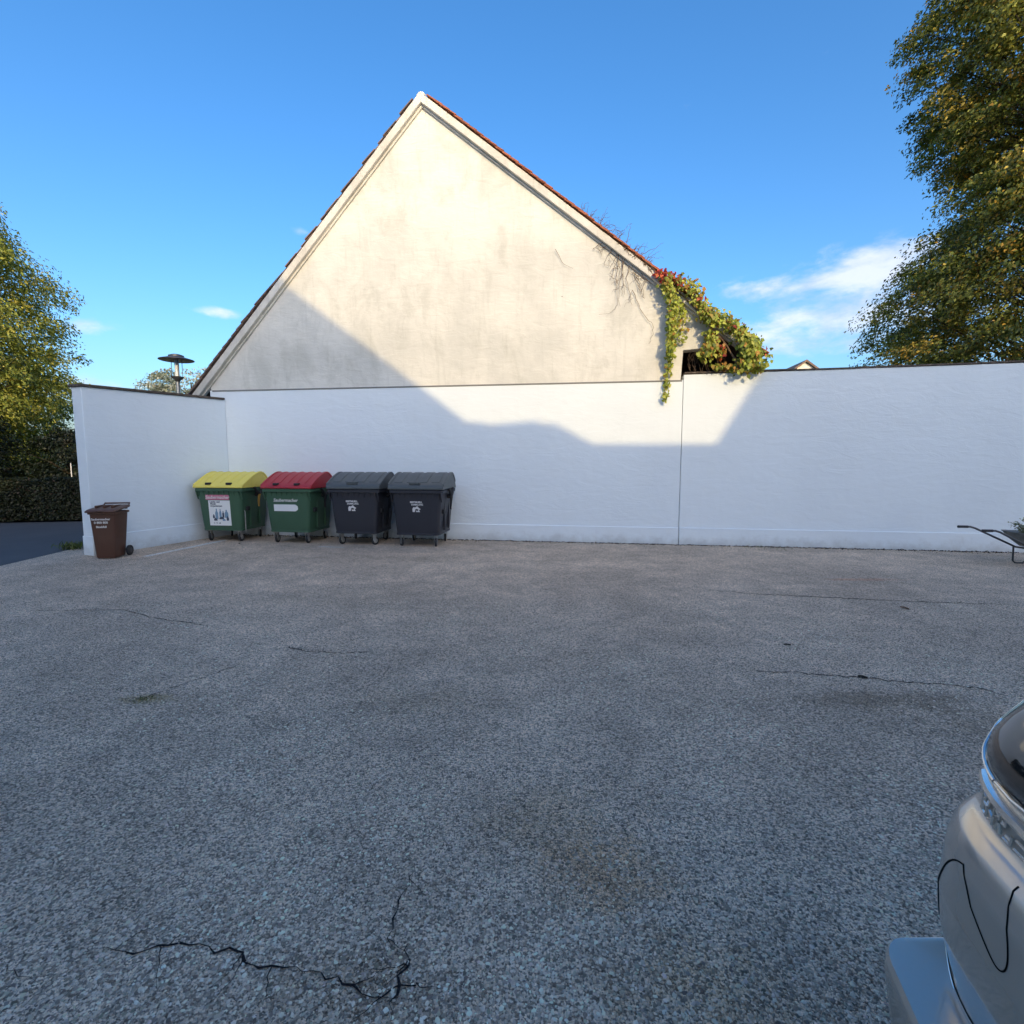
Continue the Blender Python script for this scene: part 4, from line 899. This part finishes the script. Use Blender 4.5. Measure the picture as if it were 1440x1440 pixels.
tuft(1070, 771.5, 80, .05, .25, 'thin weeds along the foot of the boundary wall')

# ------------------------------------------------------------------ silver car at the right
car = empty('parked_car', (.60, .15, 0), 0, label='silver hatchback parked with its chrome-trimmed tailgate toward the open yard', cat='car')
ZT = [.20, .30, .42, .52, .545, .556, .562, .60, .68, .76, .85, .88, .90, .922, .94, .99, 1.04, 1.08, 1.2, 1.32, 1.44, 1.50, 1.53]
XR = [.12, .08, .06, .052, .052, .058, .15, .145, .125, .12, .126, .134, .144, .176, .178, .164, .154, .160, .215, .29, .40, .50, .75]
XF = [4.02, 4.07, 4.08, 4.06, 4.05, 4.045, 4.04, 4.02, 3.97, 3.9, 3.72, 3.62, 3.5, 3.4, 3.28, 3.05, 2.9, 2.8, 2.55, 2.3, 2.05, 1.9, 1.7]
HWD_ = [.80, .85, .87, .88, .88, .878, .875, .875, .88, .885, .882, .88, .876, .868, .862, .855, .848, .84, .79, .74, .67, .60, .45]
RC = [.12, .09, .08, .075, .075, .075, .20] + [.20] * 16
BOW = [.12, .13, .13, .13, .13, .13] + [.09] * 9 + [.10] * 8
def prm(z): return [float(np.interp(z, ZT, q)) for q in (XR, XF, HWD_, RC, BOW)]
def rp(s, z):
    """rear surface: |s|<=1 tailgate, 1..2 the rounded corner, >2 along the side"""
    xr, xf, hw, rc, bw_ = prm(z); sg = 1 if s >= 0 else -1; s = abs(s); ye = hw - rc
    if s <= 1: return Vector((xr + bw_ * s * s, sg * ye * s, z))
    ex = xr + bw_; sl0 = math.atan(2 * bw_ / ye)
    if s <= 2:
        a = sl0 + (s - 1) * (math.pi / 2 - sl0)      # heading angle from lateral to forward
        x = ex + rc * (math.cos(sl0) - math.cos(a)) / 1.0; y = ye + rc * (math.sin(a) - math.sin(sl0)) / (1 - math.sin(sl0) + 1e-9)
        return Vector((x, sg * y, z))
    return Vector((ex + rc * math.cos(sl0) + (s - 2), sg * hw, z))
def rn_(s, z):
    e = 1e-3; u = rp(s + e, z) - rp(s - e, z); v = rp(s, z + e) - rp(s, z - e); n = v.cross(u).normalized() if s > -9 else None
    if n.x > 0 and abs(s) < 1: n = -n
    if abs(s) >= 1 and n.y * s < 0: n = -n
    return n
Z_ALL = sorted(set([round(z, 4) for z in list(np.linspace(.2, 1.53, 70)) + ZT]))
rings = []
for z in Z_ALL:
    xr, xf, hw, rc, bw_ = prm(z); half = [rp(s, z) for s in list(np.linspace(0, 1, 11)) + list(np.linspace(1.08, 2, 14))]
    xs = half[-1].x; fr = []
    fc = min(.35, (xf - xs) * .3)
    for u in np.linspace(.08, 1, 16): fr.append(Vector((xs + (xf - fc - xs) * u, hw - .04 * max(0, u - .6), z)))
    y0 = fr[-1].y
    for k in range(1, 9):
        a = R(90 * k / 8); fr.append(Vector((xf - fc + fc * math.sin(a) * .9, y0 - fc * (1 - math.cos(a)), z)))
    y1 = fr[-1].y
    for k in range(1, 6): fr.append(Vector((xf - .1 * fc + .1 * fc * math.sin(R(18 * k)), y1 * (1 - k / 5), z)))
    left = half + fr; right = [Vector((p.x, -p.y, p.z)) for p in left[1:-1]][::-1]
    rings.append(left + right)
B().loft(rings).build('body', M_CARPAINT, car, ang=48)
def surf_tube(sz, r, name, mat, lift=0.0, sub=6, n=8, parent=car):
    pts = []
    if len(sz) > 2:   # smooth the control points first
        q = [Vector(p) for p in sz]; fine = []
        for i in range(len(q) - 1):
            p0, p1, p2, p3 = q[max(i - 1, 0)], q[i], q[i + 1], q[min(i + 2, len(q) - 1)]
            for k in range(sub):
                u = k / sub; fine.append(.5 * ((2 * p1) + (p2 - p0) * u + (2 * p0 - 5 * p1 + 4 * p2 - p3) * u * u + (3 * p1 - p0 - 3 * p2 + p3) * u ** 3))
        sz = [tuple(p) for p in fine + [q[-1]]]; sub = 1
    for i in range(len(sz) - 1):
        for k in range(sub):
            u = k / sub; s = sz[i][0] + (sz[i + 1][0] - sz[i][0]) * u; z = sz[i][1] + (sz[i + 1][1] - sz[i][1]) * u; pts.append(rp(s, z) + rn_(s, z) * lift)
    pts.append(rp(*sz[-1]) + rn_(*sz[-1]) * lift); return B().tube(pts, r, n).build(name, mat, parent)
def rounded(pts, r=.5, n=5):
    out = []; N = len(pts)
    for i in range(N):
        p0, p1, p2 = Vector(pts[i - 1]), Vector(pts[i]), Vector(pts[(i + 1) % N]); a, c = p1.lerp(p0, r), p1.lerp(p2, r)
        for k in range(n + 1):
            u = k / n; q = a.lerp(p1, u).lerp(p1.lerp(c, u), u); out.append((q.x, q.y))
    return out
def patch(outline, lift, name, mat, rings_=10, parent=car):
    c = Vector((sum(p[0] for p in outline) / len(outline), sum(p[1] for p in outline) / len(outline))); rr = []
    for k in range(rings_ + 1):
        f = max(.001, k / rings_); row = []
        for p in outline:
            q = c.lerp(Vector(p), f); l = lift if k < rings_ else -.004; row.append(rp(q.x, q.y) + rn_(q.x, q.y) * l)
        rr.append(row)
    return B().loft(rr, True, False).build(name, mat, parent, ang=60)
win = rounded([(-1.76, 1.022), (1.76, 1.022), (1.45, 1.43), (-1.45, 1.43)], .2, 8)
patch(rounded([(-1.84, 1.004), (1.84, 1.004), (1.5, 1.445), (-1.5, 1.445)], .2, 8), .003, 'window_seal', M_TRIM)
gl = patch(win, .008, 'rear_window', M_CARGLASS, 14)
surf_tube(win + [win[0]], .004, 'window_trim', M_CHROME, .007, 2)
surf_tube([(-1.5, .986), (-.5, .978), (0, .976), (.5, .978), (1.0, .981), (1.5, .986)], .011, 'chrome_strip', M_CHROME, .003, 6)
# tailgate shut line, bumper shut line
HALF = [(1.12, .861), (1.06, .838), (1.0, .812), (.93, .785), (.89, .776), (.868, .786), (.866, .81), (.885, .85), (.91, .888), (.925, .906)]
for sg in (1, -1): surf_tube([(sg * a_, z_) for a_, z_ in HALF], .0014, 'tailgate_gap', M_GAP, .0, 6)
for sg in (1, -1):
    surf_tube([(sg * a_, z_) for a_, z_ in ((1.12, .862), (1.20, .85), (1.29, .82), (1.38, .77), (1.44, .71), (1.46, .65), (1.42, .61), (1.30, .588), (1.1, .58), (.8, .578), (.4, .577))], .0017, 'bumper_gap', M_GAP, .0, 6)
    surf_tube([(sg * a_, z_) for a_, z_ in ((1.44, .73), (1.48, .66), (1.42, .605), (1.22, .579))], .0018, 'bumper_lip', M_CHROME, .0012, 6)
patch(rounded([(-.83, .67), (.83, .67), (.83, .80), (-.83, .80)], .12, 4), .006, 'plate_recess', M_TRIM)
patch(rounded([(-.40, .68), (.40, .68), (.40, .785), (-.40, .785)], .06, 2), .011, 'number_plate', M_PAPER)
patch(rounded([(-.2, .85), (.2, .85), (.2, .885), (-.2, .885)], .3, 4), .012, 'tailgate_handle', M_TRIM)
for sg in (-1, 1):
    patch([(sg * s, z) for s, z in rounded([(1.80, 1.2), (2.05, 1.2), (2.0, 1.42), (1.66, 1.42)], .25, 4)], .006, 'tail_lamp', M_LAMPRED)
# chrome badge strokes at the far side of the tailgate
def stroke(s0, z0, s1, z1, r): surf_tube([(s0, z0), (s1, z1)], r, 'badge_letter', M_CHROME, .0075, 2, 8)
BADGE = [((0, 0, 1, 0), (0, 1, 1, 1), (0, 0, 0, 1)), ((0, 0, 1, 0), (0, 0, 0, 1), (0, .5, .8, .5)), ((0, 0, .5, 1), (.5, 1, 1, 0)), ((0, 0, 0, 1), (0, .5, 1, 1), (.2, .5, 1, 0)), ((0, 0, 1, 0), (0, 1, 1, 1), (1, 0, 1, 1), (0, 0, 0, 1)), ((0, 0, 0, 1),)]
for k, g_ in enumerate(BADGE):
    for (x0, z0, x1, z1) in g_:
        stroke(.95 + k * .078 + x0 * .052, .936 + z0 * .02, .95 + k * .078 + x1 * .05, .936 + z1 * .02, .003)
for k in range(6):
    for (x0, z0, x1, z1) in BADGE[(k * 2 + 1) % 6]:
        stroke(1.08 + k * .055 + x0 * .036, .960 + z0 * .011, 1.08 + k * .055 + x1 * .036, .960 + z1 * .011, .002)
# side windows, wheels, lamps
for sg in (-1, 1):
    for x0, x1 in ((.62, 1.25), (1.31, 2.15)):
        def sp(x, z): xr, xf, hw, rc, bw_ = prm(z); return Vector((x, sg * (hw + .006), z))
        t0 = x0 + (.12 if x0 < 1 else 0); t1 = min(x1, 2.0)
        B().add([sp(x0, 1.05), sp(x1 + (.25 if x1 > 2 else 0), 1.05), sp(t1, 1.42), sp(t0, 1.42)], [(0, 1, 2, 3)]).build('side_window', M_CARGLASS, car)
    for x in (.80, 3.25):
        wm = Matrix.Translation((x, sg * .80, .31)) @ Matrix.Rotation(R(90), 4, 'X')
        B().lathe([(.36, -.082), (.36, .082), (.001, .083)], 28, wm).build('wheel_arch', M_TRIM, car)
        wh = empty('wheel', (0, 0, 0)); wh.parent = car
        B().lathe([(.19, -.095), (.27, -.1), (.305, -.085), (.31, -.05), (.31, .05), (.305, .085), (.27, .1), (.19, .095)], 32, wm).build('tyre', M_BLACK, wh)
        B().lathe([(.001, -.088), (.05, -.09), (.07, -.07), (.17, -.08), (.195, -.096), (.195, .096), (.17, .08), (.07, .07), (.05, .09), (.001, .088)], 24, wm).build('rim', M_STEEL, wh)
    B().box(1.45, 1.62, sg * .88 - .01, sg * .88 + .015, .93, .955).build('door_handle', M_CARPAINT, car, bevel=.006)
    B().box(3.62, 3.86, sg * .70 - .07, sg * .70 + .07, .66, .78).build('headlamp', M_LAMPCLEAR, car, bevel=.03)
    B().box(2.55, 2.72, sg * .92 - .08, sg * .92 + .08, 1.02, 1.14).build('door_mirror', M_CARPAINT, car, bevel=.03)
xr, xf, hw, rc, bw_ = prm(1.05); x2 = prm(1.42)
B().add([(xf + .012, -hw * .8, 1.06), (xf + .012, hw * .8, 1.06), (x2[1] + .012, x2[2] * .8, 1.42), (x2[1] + .012, -x2[2] * .8, 1.42)], [(0, 1, 2, 3)]).build('windscreen', M_CARGLASS, car)

scene.render.engine = 'CYCLES'
scene.render.resolution_x = scene.render.resolution_y = 1024
cy = scene.cycles; cy.max_bounces = 6; cy.diffuse_bounces = 3; cy.glossy_bounces = 3; cy.transmission_bounces = 3
